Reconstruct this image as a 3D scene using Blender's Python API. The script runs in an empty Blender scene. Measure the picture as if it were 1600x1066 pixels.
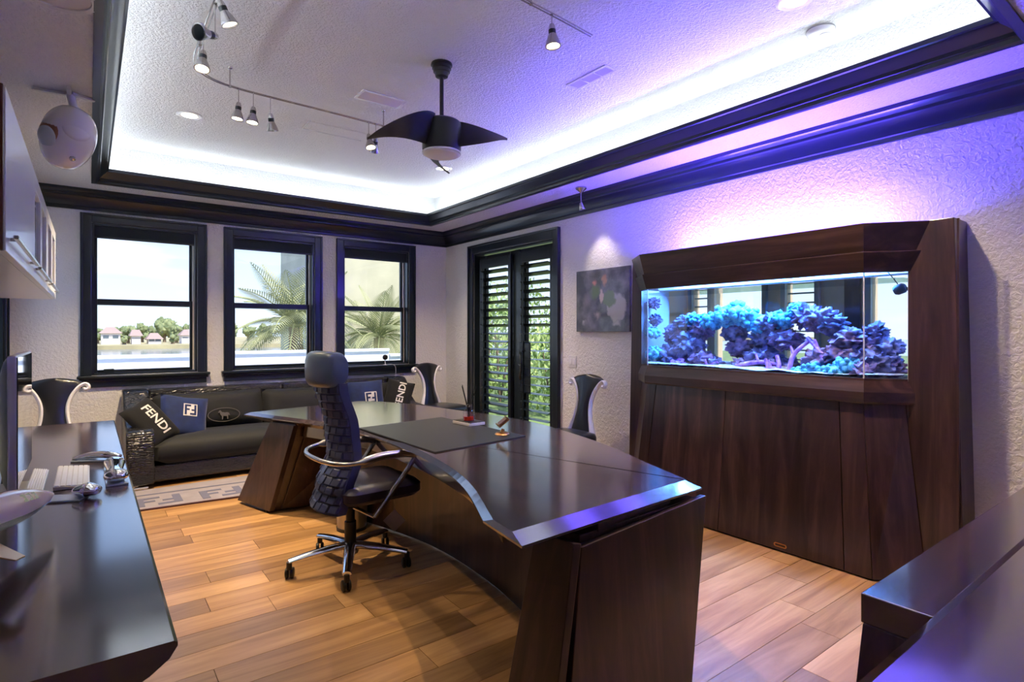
import bpy, bmesh, math, random
from mathutils import Vector, Matrix, Euler, noise
random.seed(7)
SC = bpy.context.scene
COL = SC.collection
R = math.radians

# ------------------------------------------------------------------ camera
CAM_H, FPX, YAW, HORIZON = 1.40, 880.0, R(36.9), 519.0
cam_d = bpy.data.cameras.new('camera')
cam_d.sensor_width = 36.0
cam_d.lens = 36.0 * FPX / 1600.0
cam_d.shift_y = -(533.0 - HORIZON) / 1600.0
cam_d.clip_start, cam_d.clip_end = 0.02, 600
cam = bpy.data.objects.new('camera', cam_d)
COL.objects.link(cam)
cam.location = (0, 0, CAM_H)
cam.rotation_euler = (R(90), 0, -YAW)
SC.camera = cam

# ------------------------------------------------------------------ colour management
SC.view_settings.view_transform = 'Standard'
SC.view_settings.look = 'None'
SC.view_settings.gamma = 1.0
SC.view_settings.use_curve_mapping = False
SC.view_settings.exposure = 0.60

# ------------------------------------------------------------------ sky
world = bpy.data.worlds.new('sky')
SC.world = world
world.use_nodes = True
nt = world.node_tree
nt.nodes.clear()
wo = nt.nodes.new('ShaderNodeOutputWorld')
wb = nt.nodes.new('ShaderNodeBackground')
tc = nt.nodes.new('ShaderNodeTexCoord')
sp = nt.nodes.new('ShaderNodeSeparateXYZ')
rp = nt.nodes.new('ShaderNodeValToRGB')
rp.color_ramp.elements[0].position = 0.0
rp.color_ramp.elements[0].color = (0.46, 0.54, 0.68, 1)
rp.color_ramp.elements[1].position = 0.55
rp.color_ramp.elements[1].color = (0.20, 0.34, 0.68, 1)
re_ = rp.color_ramp.elements.new(0.20)
re_.color = (0.30, 0.43, 0.72, 1)
mp = nt.nodes.new('ShaderNodeMapping')
mp.inputs['Scale'].default_value = (2.0, 2.0, 9.0)
nz = nt.nodes.new('ShaderNodeTexNoise')
nz.inputs['Scale'].default_value = 1.6
nz.inputs['Detail'].default_value = 5
cr = nt.nodes.new('ShaderNodeValToRGB')
cr.color_ramp.elements[0].position = 0.54
cr.color_ramp.elements[1].position = 0.75
mx = nt.nodes.new('ShaderNodeMix')
mx.data_type = 'RGBA'
mx.inputs[7].default_value = (0.55, 0.58, 0.64, 1)
L = nt.links.new
L(tc.outputs['Generated'], sp.inputs[0])
L(sp.outputs['Z'], rp.inputs[0])
L(tc.outputs['Generated'], mp.inputs[0])
L(mp.outputs[0], nz.inputs['Vector'])
L(nz.outputs[0], cr.inputs[0])
L(cr.outputs[0], mx.inputs[0])
L(rp.outputs[0], mx.inputs[6])
L(mx.outputs[2], wb.inputs['Color'])
wb.inputs['Strength'].default_value = 1.75
L(wb.outputs[0], wo.inputs[0])

# ------------------------------------------------------------------ sun (behind the house, lights the garden and the lake shore)
sd = bpy.data.lights.new('sun_offscreen', 'SUN')
sd.energy = 5.0
sd.angle = R(0.6)
sd.color = (1.0, 0.95, 0.86)
sun = bpy.data.objects.new('sun_offscreen', sd)
COL.objects.link(sun)
sun.rotation_euler = Vector((-0.10, 0.62, -0.95)).to_track_quat('-Z', 'Y').to_euler()

# lamp strengths (used by the lamps' own builders)
COVE_E = 21.0
DOWN_W = 420.0
HEAD_W = 55.0
TANK_DOWN = 115.0
TANK_UP = 230.0
WARM = (1.0, 0.76, 0.46)

# ------------------------------------------------------------------ pixel -> place on a known plane
_s, _c = math.sin(YAW), math.cos(YAW)
def ray(u, v):
    r, w = (u - 800) / FPX, (HORIZON - v) / FPX
    return (_s + r * _c, _c - r * _s, w)
def P(u, v, x=None, y=None, z=None):
    d = ray(u, v)
    t = x / d[0] if x is not None else y / d[1] if y is not None else (z - CAM_H) / d[2]
    return Vector((d[0] * t, d[1] * t, CAM_H + d[2] * t))

# ------------------------------------------------------------------ materials
MAT = {}
def _new(name):
    m = bpy.data.materials.new(name)
    m.use_nodes = True
    n = m.node_tree
    b = n.nodes['Principled BSDF']
    MAT[name] = m
    return m, n, b
def plain(name, col, rough=0.5, metal=0.0, coat=0.0, spec=0.5, bump=0.0, bscale=80.0, sheen=0.0, vary=0.0, vscale=6.0, emit=None, estr=0.0):
    m, n, b = _new(name)
    b.inputs['Base Color'].default_value = (*col, 1)
    b.inputs['Roughness'].default_value = rough
    b.inputs['Metallic'].default_value = metal
    b.inputs['Coat Weight'].default_value = coat
    b.inputs['Specular IOR Level'].default_value = spec
    if sheen:
        b.inputs['Sheen Weight'].default_value = sheen
        b.inputs['Sheen Roughness'].default_value = 0.4
    if emit:
        b.inputs['Emission Color'].default_value = (*emit, 1)
        b.inputs['Emission Strength'].default_value = estr
    t = n.nodes.new('ShaderNodeTexCoord')
    if vary:
        z = n.nodes.new('ShaderNodeTexNoise')
        z.inputs['Scale'].default_value = vscale
        z.inputs['Detail'].default_value = 4
        h = n.nodes.new('ShaderNodeMapRange')
        h.inputs[1].default_value, h.inputs[2].default_value = 0.3, 0.7
        h.inputs[3].default_value, h.inputs[4].default_value = 1 - vary, 1 + vary
        x = n.nodes.new('ShaderNodeMix')
        x.data_type = 'RGBA'
        x.blend_type = 'MULTIPLY'
        x.inputs[0].default_value = 1
        x.inputs[6].default_value = (*col, 1)
        n.links.new(t.outputs['Object'], z.inputs['Vector'])
        n.links.new(z.outputs[0], h.inputs[0])
        n.links.new(h.outputs[0], x.inputs[7])
        n.links.new(x.outputs[2], b.inputs['Base Color'])
    if bump:
        z = n.nodes.new('ShaderNodeTexNoise')
        z.inputs['Scale'].default_value = bscale
        z.inputs['Detail'].default_value = 3
        k = n.nodes.new('ShaderNodeBump')
        k.inputs['Strength'].default_value = bump
        k.inputs['Distance'].default_value = 0.01
        n.links.new(t.outputs['Object'], z.inputs['Vector'])
        n.links.new(z.outputs[0], k.inputs['Height'])
        n.links.new(k.outputs[0], b.inputs['Normal'])
    return m
def emitter(name, col, strength):
    m, n, b = _new(name)
    n.nodes.remove(b)
    e = n.nodes.new('ShaderNodeEmission')
    e.inputs[0].default_value = (*col, 1)
    e.inputs[1].default_value = strength
    n.links.new(e.outputs[0], n.nodes['Material Output'].inputs[0])
    return m
def wood(name, dark, mid, light, axis='y', rough=0.3, coat=0.25, bands=0.0, band_axis=1, rand=0.0, gscale=1.0, coat_ior=1.5, coat_rough=0.18):
    """grain stretched along one axis; bands = width of glued boards across band_axis"""
    m, n, b = _new(name)
    lk = n.links.new
    t = n.nodes.new('ShaderNodeTexCoord')
    mp_ = n.nodes.new('ShaderNodeMapping')
    long_, cross = 0.9 * gscale, 11.0 * gscale
    mp_.inputs['Scale'].default_value = {'x': (long_, cross, cross), 'y': (cross, long_, cross), 'z': (cross, cross, long_)}[axis]
    oi = n.nodes.new('ShaderNodeObjectInfo')
    add = n.nodes.new('ShaderNodeVectorMath')
    add.operation = 'ADD'
    sc = n.nodes.new('ShaderNodeVectorMath')
    sc.operation = 'SCALE'
    sc.inputs[0].default_value = (13.0, 7.0, 5.0)
    lk(oi.outputs['Random'], sc.inputs['Scale'])
    lk(t.outputs['Object'], add.inputs[0])
    lk(sc.outputs[0], add.inputs[1])
    lk(add.outputs[0], mp_.inputs[0])
    z = n.nodes.new('ShaderNodeTexNoise')
    z.inputs['Scale'].default_value = 1.0
    z.inputs['Detail'].default_value = 7
    z.inputs['Roughness'].default_value = 0.62
    z.inputs['Distortion'].default_value = 0.9
    lk(mp_.outputs[0], z.inputs['Vector'])
    ra = n.nodes.new('ShaderNodeValToRGB')
    e = ra.color_ramp.elements
    e[0].position, e[0].color = 0.30, (*dark, 1)
    e[1].position, e[1].color = 0.72, (*light, 1)
    k = e.new(0.5)
    k.color = (*mid, 1)
    lk(z.outputs[0], ra.inputs[0])
    col = ra.outputs[0]
    fac = None
    if bands:
        sx = n.nodes.new('ShaderNodeSeparateXYZ')
        lk(t.outputs['Object'], sx.inputs[0])
        d = n.nodes.new('ShaderNodeMath')
        d.operation = 'DIVIDE'
        d.inputs[1].default_value = bands
        f = n.nodes.new('ShaderNodeMath')
        f.operation = 'FLOOR'
        w = n.nodes.new('ShaderNodeTexWhiteNoise')
        w.noise_dimensions = '1D'
        lk(sx.outputs[band_axis], d.inputs[0])
        lk(d.outputs[0], f.inputs[0])
        lk(f.outputs[0], w.inputs['W'])
        fac = w.outputs['Value']
        lo, hi = 0.65, 1.35
    elif rand:
        fac = oi.outputs['Random']
        lo, hi = 1 - rand, 1 + rand
    if fac is not None:
        h = n.nodes.new('ShaderNodeMapRange')
        h.inputs[3].default_value, h.inputs[4].default_value = lo, hi
        lk(fac, h.inputs[0])
        x = n.nodes.new('ShaderNodeMix')
        x.data_type = 'RGBA'
        x.blend_type = 'MULTIPLY'
        x.inputs[0].default_value = 1
        lk(col, x.inputs[6])
        lk(h.outputs[0], x.inputs[7])
        col = x.outputs[2]
    lk(col, b.inputs['Base Color'])
    b.inputs['Roughness'].default_value = rough
    b.inputs['Coat Weight'].default_value = coat
    b.inputs['Coat Roughness'].default_value = coat_rough
    b.inputs['Coat IOR'].default_value = coat_ior
    bu = n.nodes.new('ShaderNodeBump')
    bu.inputs['Strength'].default_value = 0.06
    bu.inputs['Distance'].default_value = 0.004
    lk(z.outputs[0], bu.inputs['Height'])
    lk(bu.outputs[0], b.inputs['Normal'])
    return m
def plaster(name, col, strength, scale, dist=0.012):
    """hand-trowelled knock-down texture: flattened splatter islands"""
    m, n, b = _new(name)
    lk = n.links.new
    b.inputs['Base Color'].default_value = (*col, 1)
    b.inputs['Roughness'].default_value = 0.75
    t = n.nodes.new('ShaderNodeTexCoord')
    z = n.nodes.new('ShaderNodeTexNoise')
    z.inputs['Scale'].default_value = scale
    z.inputs['Detail'].default_value = 4
    z.inputs['Distortion'].default_value = 0.6
    ra = n.nodes.new('ShaderNodeValToRGB')
    ra.color_ramp.elements[0].position = 0.38
    ra.color_ramp.elements[1].position = 0.62
    k = n.nodes.new('ShaderNodeBump')
    k.inputs['Strength'].default_value = strength
    k.inputs['Distance'].default_value = dist
    lk(t.outputs['Object'], z.inputs['Vector'])
    lk(z.outputs[0], ra.inputs[0])
    lk(ra.outputs[0], k.inputs['Height'])
    lk(k.outputs[0], b.inputs['Normal'])
    return m
def pane(name, tint, gloss=0.10, rough=0.0):
    """thin flat glass: mostly see-through, mirror-like at grazing angles"""
    m, n, b = _new(name)
    n.nodes.remove(b)
    lk = n.links.new
    tr = n.nodes.new('ShaderNodeBsdfTransparent')
    tr.inputs[0].default_value = (*tint, 1)
    gl = n.nodes.new('ShaderNodeBsdfGlossy')
    gl.inputs['Roughness'].default_value = rough
    lw = n.nodes.new('ShaderNodeLayerWeight')
    pw = n.nodes.new('ShaderNodeMath')
    pw.operation = 'POWER'
    pw.inputs[1].default_value = 4.5
    ma = n.nodes.new('ShaderNodeMath')
    ma.operation = 'MULTIPLY_ADD'
    ma.inputs[1].default_value, ma.inputs[2].default_value = 0.9, gloss * 0.3
    lk(lw.outputs['Facing'], pw.inputs[0])
    lk(pw.outputs[0], ma.inputs[0])
    mx_ = n.nodes.new('ShaderNodeMixShader')
    lk(ma.outputs[0], mx_.inputs[0])
    lk(tr.outputs[0], mx_.inputs[1])
    lk(gl.outputs[0], mx_.inputs[2])
    lk(mx_.outputs[0], n.nodes['Material Output'].inputs[0])
    return m

plaster('wall_plaster', (0.80, 0.79, 0.78), 0.45, 40, 0.009)
plaster('ceiling_plaster', (0.80, 0.80, 0.80), 0.7, 58, 0.010)
plain('smooth_white', (0.80, 0.80, 0.80), 0.6)
plain('trim_black', (0.011, 0.0175, 0.024), 0.28, coat=0.2, bump=0.03, bscale=30)
plain('trim_dark', (0.011, 0.0175, 0.024), 0.28, coat=0.2)
plain('louver_paint', (0.011, 0.0175, 0.024), 0.28, coat=0.2)
plain('shade_fabric', (0.010, 0.018, 0.018), 0.8, bump=0.2, bscale=400)
wood('floor_oak', (0.26, 0.125, 0.045), (0.42, 0.225, 0.085), (0.58, 0.34, 0.145), 'x', 0.34, 0.15, rand=0.30)
plain('subfloor', (0.05, 0.025, 0.012), 0.8)
DK = ((0.016, 0.0075, 0.006), (0.042, 0.019, 0.015), (0.090, 0.044, 0.034))      # one walnut for all the joinery
wood('walnut_y', *DK, 'y', 0.25, 0.9, bands=0.21, band_axis=0, coat_ior=2.5, coat_rough=0.11)
wood('walnut_x', *DK, 'x', 0.25, 0.9, coat_ior=2.5, coat_rough=0.11)
wood('walnut_z', *DK, 'z', 0.34, 0.3, bands=0.16, band_axis=1)
wood('walnut_zx', *DK, 'z', 0.34, 0.3, bands=0.16, band_axis=0)
wood('walnut_plain_y', *DK, 'y', 0.34, 0.3)
wood('walnut_plain_z', *DK, 'z', 0.34, 0.3)
plain('chrome', (0.78, 0.78, 0.80), 0.10, metal=1.0)
plain('mirror_chrome', (0.88, 0.88, 0.92), 0.03, metal=1.0)
plain('nickel', (0.50, 0.48, 0.47), 0.25, metal=1.0)
plain('brass', (0.55, 0.30, 0.13), 0.28, metal=1.0)
plain('aluminium', (0.62, 0.60, 0.58), 0.34, metal=1.0)
plain('white_plastic', (0.78, 0.78, 0.80), 0.25, coat=0.4)
plain('white_lacquer', (0.85, 0.84, 0.88), 0.2, coat=0.5)
plain('black_rubber', (0.010, 0.010, 0.011), 0.45)
plain('black_leather', (0.010, 0.011, 0.014), 0.30, coat=0.2, bump=0.12, bscale=160)
plain('blue_leather', (0.034, 0.042, 0.100), 0.38, coat=0.1, bump=0.12, bscale=200, vary=0.2)
plain('navy_headrest', (0.075, 0.108, 0.145), 0.36, coat=0.15, bump=0.05, bscale=220)
plain('seat_leather', (0.018, 0.014, 0.030), 0.33, coat=0.15, bump=0.1, bscale=180)
plain('navy_velvet', (0.006, 0.018, 0.085), 0.85, sheen=0.3, vary=0.3, vscale=9)
plain('black_velvet', (0.003, 0.003, 0.004), 0.9, sheen=0.1, vary=0.3, vscale=9)
plain('sofa_velvet', (0.0035, 0.0045, 0.0055), 0.75, sheen=0.12, vary=0.35, vscale=7)
plain('thread_silver', (0.62, 0.60, 0.58), 0.5)
plain('thread_dim', (0.075, 0.070, 0.065), 0.7)
plain('rug_pile', (0.30, 0.27, 0.31), 0.95, bump=0.5, bscale=420, vary=0.12)
plain('rug_mark', (0.14, 0.14, 0.22), 0.95, bump=0.5, bscale=420)
plain('rug_edge', (0.10, 0.05, 0.06), 0.9)
plain('steel_bin', (0.45, 0.43, 0.41), 0.35, metal=1.0)
plain('card', (0.36, 0.31, 0.26), 0.7)
plain('speaker_white', (0.74, 0.70, 0.70), 0.16, coat=0.6)
plain('speaker_disc', (0.46, 0.50, 0.52), 0.35)
plain('speaker_copper', (0.35, 0.17, 0.10), 0.35, metal=0.6)
plain('fan_black', (0.010, 0.010, 0.012), 0.42)
plain('frost', (0.80, 0.80, 0.80), 0.5)
plain('cabinet_white', (0.78, 0.81, 0.86), 0.30, coat=0.15)
plain('duct_grey', (0.28, 0.28, 0.28), 0.5)
plain('dark_glass', (0.020, 0.010, 0.014), 0.08, coat=0.5)
plain('screen_glass', (0.006, 0.007, 0.008), 0.04, coat=1.0)
plain('key_white', (0.80, 0.81, 0.84), 0.4)
plain('plane_cream', (0.78, 0.60, 0.46), 0.22, coat=0.5)
plain('plane_belly', (0.10, 0.035, 0.018), 0.25, coat=0.5)
plain('pad_blue', (0.32, 0.40, 0.52), 0.15, coat=0.6)
plain('leather_mat', (0.012, 0.014, 0.013), 0.42, bump=0.05, bscale=300)
plain('red_liquid', (0.60, 0.03, 0.01), 0.1, coat=0.5)
plain('cream_label', (0.66, 0.60, 0.58), 0.5)
pane('window_glass', (0.97, 0.985, 0.98))
pane('tank_glass', (0.96, 0.98, 1.0))
pane('bottle_glass', (0.90, 0.90, 0.90))
pane('water_top', (0.80, 0.90, 1.0))
emitter('cove_led', (0.84, 0.93, 1.0), COVE_E)
emitter('lamp_warm', (1.0, 0.86, 0.66), 9.0)
emitter('tank_led_down', (0.12, 0.36, 1.0), TANK_DOWN)
emitter('tank_led_up', (0.105, 0.060, 1.0), TANK_UP)

# ------------------------------------------------------------------ mesh helpers
def cumloc(o):
    v = Vector((0, 0, 0))
    while o is not None:
        v += o.location
        o = o.parent
    return v
class MB:
    def __init__(s):
        s.v, s.f = [], []
    def add(s, vs, fs):
        k = len(s.v)
        s.v += [Vector(a) for a in vs]
        s.f += [tuple(i + k for i in f) for f in fs]
        return s
    def box(s, x0, x1, y0, y1, z0, z1):
        return s.hexa([(x0, y0, z0), (x1, y0, z0), (x1, y1, z0), (x0, y1, z0)], [(x0, y0, z1), (x1, y0, z1), (x1, y1, z1), (x0, y1, z1)])
    def hexa(s, bot, top):
        return s.loft([bot, top])
    def obox(s, c, size, rot=None):
        m = rot.to_matrix() if isinstance(rot, Euler) else (rot or Matrix.Identity(3))
        h = Vector(size) / 2
        ps = [Vector(c) + m @ Vector((a * h.x, b * h.y, d * h.z)) for d in (-1, 1) for a, b in ((-1, -1), (1, -1), (1, 1), (-1, 1))]
        return s.loft([ps[:4], ps[4:]])
    def loft(s, rings, cap=True, closed=True):
        n = len(rings[0])
        k = len(s.v)
        for r in rings:
            s.v += [Vector(a) for a in r]
        for i in range(len(rings) - 1):
            for j in range(n if closed else n - 1):
                a, b = k + i * n + j, k + i * n + (j + 1) % n
                s.f.append((a, b, b + n, a + n))
        if cap and closed:
            s.f.append(tuple(k + j for j in reversed(range(n))))
            e = k + (len(rings) - 1) * n
            s.f.append(tuple(e + j for j in range(n)))
        return s
    def prism(s, poly, z0, z1):
        return s.loft([[(p[0], p[1], z0) for p in poly], [(p[0], p[1], z1) for p in poly]])
    def slab(s, quad, n, t):
        """a panel: outer polygon given, thickness t along -n"""
        n = Vector(n).normalized() * t
        return s.loft([[Vector(p) - n for p in quad], [Vector(p) for p in quad]])
    def tube(s, pts, r, n=8, cap=True, flat=None):
        pts = [Vector(p) for p in pts]
        rs = r if isinstance(r, (list, tuple)) else [r] * len(pts)
        t0 = (pts[1] - pts[0]).normalized()
        up = Vector((0, 0, 1)) if abs(t0.z) < 0.9 else Vector((1, 0, 0))
        nrm = (up - t0 * up.dot(t0)).normalized()
        rings = []
        for i, p in enumerate(pts):
            a = pts[max(i - 1, 0)]
            b = pts[min(i + 1, len(pts) - 1)]
            t = (b - a).normalized()
            nrm = (nrm - t * nrm.dot(t)).normalized()
            bi = t.cross(nrm)
            fx = flat or (1, 1)
            rings.append([p + (nrm * math.cos(q) * fx[0] + bi * math.sin(q) * fx[1]) * rs[i] for q in (2 * math.pi * j / n for j in range(n))])
        return s.loft(rings, cap)
    def lathe(s, prof, c=(0, 0, 0), n=24, mat=None):
        c = Vector(c)
        m = mat or Matrix.Identity(3)
        rings = [[c + m @ Vector((max(r, 1e-4) * math.cos(q), max(r, 1e-4) * math.sin(q), z)) for q in (2 * math.pi * j / n for j in range(n))] for r, z in prof]
        return s.loft(rings)
    def ico(s, c, r, sub=2, amp=0.0, freq=3.0, seed=0.0, mat=None):
        b = bmesh.new()
        bmesh.ops.create_icosphere(b, subdivisions=sub, radius=1)
        rr = Vector(r) if not isinstance(r, (int, float)) else Vector((r, r, r))
        vs = []
        for q in b.verts:
            d = q.co.normalized()
            k = 1.0
            if amp:
                k += amp * noise.fractal(d * freq + Vector((seed, seed * 1.7, -seed)), 0.8, 2.0, 4)
            p = Vector((d.x * rr.x, d.y * rr.y, d.z * rr.z)) * k
            vs.append(Vector(c) + (mat @ p if mat else p))
        fs = [tuple(x.index for x in f.verts) for f in b.faces]
        b.free()
        return s.add(vs, fs)
    def grid(s, fn, nu, nv, wrapu=False):
        k = len(s.v)
        for i in range(nu + 1):
            for j in range(nv + 1):
                s.v.append(Vector(fn(i / nu, j / nv)))
        for i in range(nu):
            for j in range(nv):
                a = k + i * (nv + 1) + j
                s.f.append((a, a + nv + 1, a + nv + 2, a + 1))
        return s
    def sweep(s, prof, path, closed=True):
        """moulding: prof = (d, z) points, d to the left of the plan path"""
        path = [Vector((p[0], p[1])) for p in path]
        m = len(path)
        rings = []
        for i in range(m):
            p = path[i]
            e0 = (p - path[i - 1]) if (closed or i > 0) else (path[i + 1] - p)
            e1 = (path[(i + 1) % m] - p) if (closed or i < m - 1) else e0
            e0, e1 = e0.normalized(), e1.normalized()
            n0, n1 = Vector((-e0.y, e0.x)), Vector((-e1.y, e1.x))
            b = n0 + n1
            b /= max(b.dot(n0), 1e-6)
            rings.append([(p.x + b.x * d, p.y + b.y * d, z) for d, z in prof])
        if closed:
            rings.append(rings[0])
        return s.loft(rings, cap=not closed)
    def build(s, name, mat, parent=None, smooth=None, bev=0.0, world=True, origin=None, seg=2):
        me = bpy.data.meshes.new(name)
        off = Vector((0, 0, 0))
        if parent is not None and world:
            off = cumloc(parent)
        o = bpy.data.objects.new(name, me)
        if parent is None:
            if origin is None:
                xs = [p.x for p in s.v]; ys = [p.y for p in s.v]; zs = [p.z for p in s.v]
                origin = ((min(xs) + max(xs)) / 2, (min(ys) + max(ys)) / 2, min(zs))
            off = Vector(origin)
            o.location = off
        me.from_pydata([tuple(p - off) for p in s.v], [], s.f)
        bm_ = bmesh.new()
        bm_.from_mesh(me)
        bmesh.ops.recalc_face_normals(bm_, faces=bm_.faces)
        bm_.to_mesh(me)
        bm_.free()
        me.materials.append(MAT[mat] if isinstance(mat, str) else mat)
        if smooth:
            for p in me.polygons:
                p.use_smooth = True
            me.set_sharp_from_angle(angle=R(smooth))
        if bev:
            b = o.modifiers.new('bevel', 'BEVEL')
            b.width, b.segments, b.limit_method, b.angle_limit = bev, seg, 'ANGLE', R(35)
        COL.objects.link(o)
        if parent is not None:
            o.parent = parent
        return o
def tag(o, label=None, cat=None, group=None, kind=None):
    if label: o['label'] = label
    if cat: o['category'] = cat
    if group: o['group'] = group
    if kind: o['kind'] = kind
    return o
def thing(name, loc, label=None, cat=None, group=None, rz=0.0, kind=None):
    o = bpy.data.objects.new(name, None)
    o.empty_display_size = 0.1
    o.location = loc
    o.rotation_euler = (0, 0, rz)
    COL.objects.link(o)
    return tag(o, label, cat, group, kind)
def kids(o):
    return [c for c in bpy.data.objects if c.parent == o]
def clone(o, parent=None):
    c = o.copy()
    COL.objects.link(c)
    c.parent = parent
    for ch in kids(o):
        clone(ch, c)
    return c
def bez(p0, p1, p2, p3, n=12):
    out = []
    for i in range(n + 1):
        t = i / n
        a = (1 - t)
        out.append(tuple(a**3 * p0[k] + 3 * a * a * t * p1[k] + 3 * a * t * t * p2[k] + t**3 * p3[k] for k in range(len(p0))))
    return out
def catmull(pts, n=8):
    out = []
    P_ = [Vector(p) for p in pts]
    for i in range(len(P_) - 1):
        a, b, c, d = P_[max(i - 1, 0)], P_[i], P_[i + 1], P_[min(i + 2, len(P_) - 1)]
        for k in range(n):
            t = k / n
            out.append(0.5 * (2 * b + (c - a) * t + (2 * a - 5 * b + 4 * c - d) * t * t + (3 * b - a - 3 * c + d) * t**3))
    out.append(P_[-1])
    return out
def lamp(name, kind, loc, energy, col, parent=None, **k):
    d = bpy.data.lights.new(name, kind)
    d.energy = energy
    d.color = col
    for a, b in k.items():
        if a != 'aim':
            setattr(d, a, b)
    o = bpy.data.objects.new(name, d)
    COL.objects.link(o)
    if parent is not None:
        o.parent = parent
        o.location = Vector(loc) - cumloc(parent)
    else:
        o.location = loc
    if 'aim' in k:
        o.rotation_euler = (Vector(k['aim']) - Vector(loc)).to_track_quat('-Z', 'Y').to_euler()
    return o

# ================================================================== THE ROOM
XL, XR, YB, YF = -0.60, 3.962, 6.80, -1.20
ZS, ZT = 2.76, 3.15                        # soffit and tray ceiling
OX0, OX1, OY0, OY1 = 0.05, 3.46, 0.66, 6.34   # tray opening
def structure(mb, name, mat, **k):
    return tag(mb.build(name, mat, **k), kind='structure')
def wall_x(mb, x0, x1, y0, y1, zt, holes):
    """wall running along x with rectangular holes (a0, a1, z0, z1)"""
    holes = sorted(holes)
    cur = x0
    for a0, a1, z0, z1 in holes:
        mb.box(cur, a0, y0, y1, 0, zt)
        if z0 > 0: mb.box(a0, a1, y0, y1, 0, z0)
        mb.box(a0, a1, y0, y1, z1, zt)
        cur = a1
    mb.box(cur, x1, y0, y1, 0, zt)
    return mb
def wall_y(mb, x0, x1, y0, y1, zt, holes):
    cur = y0
    for a0, a1, z0, z1 in sorted(holes):
        mb.box(x0, x1, cur, a0, 0, zt)
        if z0 > 0: mb.box(x0, x1, a0, a1, 0, z0)
        mb.box(x0, x1, a0, a1, z1, zt)
        cur = a1
    mb.box(x0, x1, cur, y1, 0, zt)
    return mb
WINS = [(-0.07, 1.009), (1.17, 2.242), (2.414, 3.48)]
WZ0, WZ1 = 0.98, 2.46
structure(wall_x(MB(), XL - 0.2, XR + 0.15, YB, YB + 0.2, ZS, [(a + 0.09, b - 0.09, WZ0, WZ1) for a, b in WINS]), 'wall_back', 'wall_plaster', origin=(0, 0, 0))
structure(wall_y(MB(), XR, XR + 0.15, YF - 0.2, YB, ZS, [(4.53, 6.09, 0, 2.40), (1.20, 3.17, 1.10, 1.76)]), 'wall_right', 'wall_plaster', origin=(0, 0, 0))
structure(wall_y(MB(), XL - 0.2, XL, YF - 0.2, YB, ZS, [(5.62, 6.60, WZ0, WZ1)]), 'wall_left', 'wall_plaster', origin=(0, 0, 0))
structure(MB().box(XL, XR, YF - 0.2, YF, 0, ZS), 'wall_front', 'wall_plaster', origin=(0, 0, 0))
# soffit ring and tray
mb = MB()
mb.box(XL - 0.2, OX0, YF - 0.2, YB + 0.2, ZS, ZS + 0.10)
mb.box(OX1, XR + 0.15, YF - 0.2, YB + 0.2, ZS, ZS + 0.10)
mb.box(OX0, OX1, YF - 0.2, OY0, ZS, ZS + 0.10)
mb.box(OX0, OX1, OY1, YB + 0.2, ZS, ZS + 0.10)
structure(mb, 'ceiling_soffit', 'ceiling_plaster', origin=(0, 0, 0))
TX0, TX1, TY0, TY1 = -0.11, 3.62, 0.50, 6.50
mb = MB()
mb.box(TX0 - 0.1, TX1 + 0.1, TY0 - 0.1, TY1 + 0.1, ZT, ZT + 0.1)
mb.box(TX0 - 0.1, TX0, TY0 - 0.1, TY1 + 0.1, ZS + 0.10, ZT)
mb.box(TX1, TX1 + 0.1, TY0 - 0.1, TY1 + 0.1, ZS + 0.10, ZT)
mb.box(TX0, TX1, TY0 - 0.1, TY0, ZS + 0.10, ZT)
mb.box(TX0, TX1, TY1, TY1 + 0.1, ZS + 0.10, ZT)
structure(mb, 'ceiling_tray', 'ceiling_plaster', origin=(0, 0, 0))
# mouldings
wall_crown = [(0, 2.572), (0.018, 2.572), (0.020, 2.600), (0.032, 2.606), (0.036, 2.622), (0.048, 2.655), (0.075, 2.688), (0.090, 2.694), (0.094, 2.712), (0.108, 2.718), (0.126, 2.735), (0.128, 2.7595), (0, 2.7595)]
structure(MB().sweep(wall_crown, [(XL, YF), (XR, YF), (XR, YB), (XL, YB)]), 'trim_1', 'trim_dark', smooth=25, origin=(0, 0, 0))
tray_crown = [(-0.035, 2.7595), (-0.035, 2.748), (0.000, 2.744), (0.010, 2.752), (0.012, 2.772), (0.022, 2.778), (0.028, 2.796), (0.050, 2.818), (0.072, 2.836), (0.078, 2.846), (0.090, 2.850), (0.092, 2.874), (0.070, 2.880), (0.0005, 2.868)]
structure(MB().sweep(tray_crown, [(OX0, OY0), (OX1, OY0), (OX1, OY1), (OX0, OY1)]), 'trim_2', 'trim_dark', smooth=25, origin=(0, 0, 0))
# cove light strips lying on the soffit behind the tray moulding
root = thing('cove_light_strip', (1.75, 3.5, ZS + 0.10), 'white LED light strip hidden behind the dark tray ceiling moulding', 'light strip')
for x0, x1, y0, y1 in ((OX0 - 0.075, OX0 - 0.055, OY0, OY1), (OX1 + 0.055, OX1 + 0.075, OY0, OY1), (OX0, OX1, OY0 - 0.075, OY0 - 0.055), (OX0, OX1, OY1 + 0.055, OY1 + 0.075)):
    MB().box(x0, x1, y0, y1, ZS + 0.101, ZS + 0.112).build('led_tape_offscreen' if y1 < OY0 else 'led_tape', 'cove_led', root)

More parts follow.
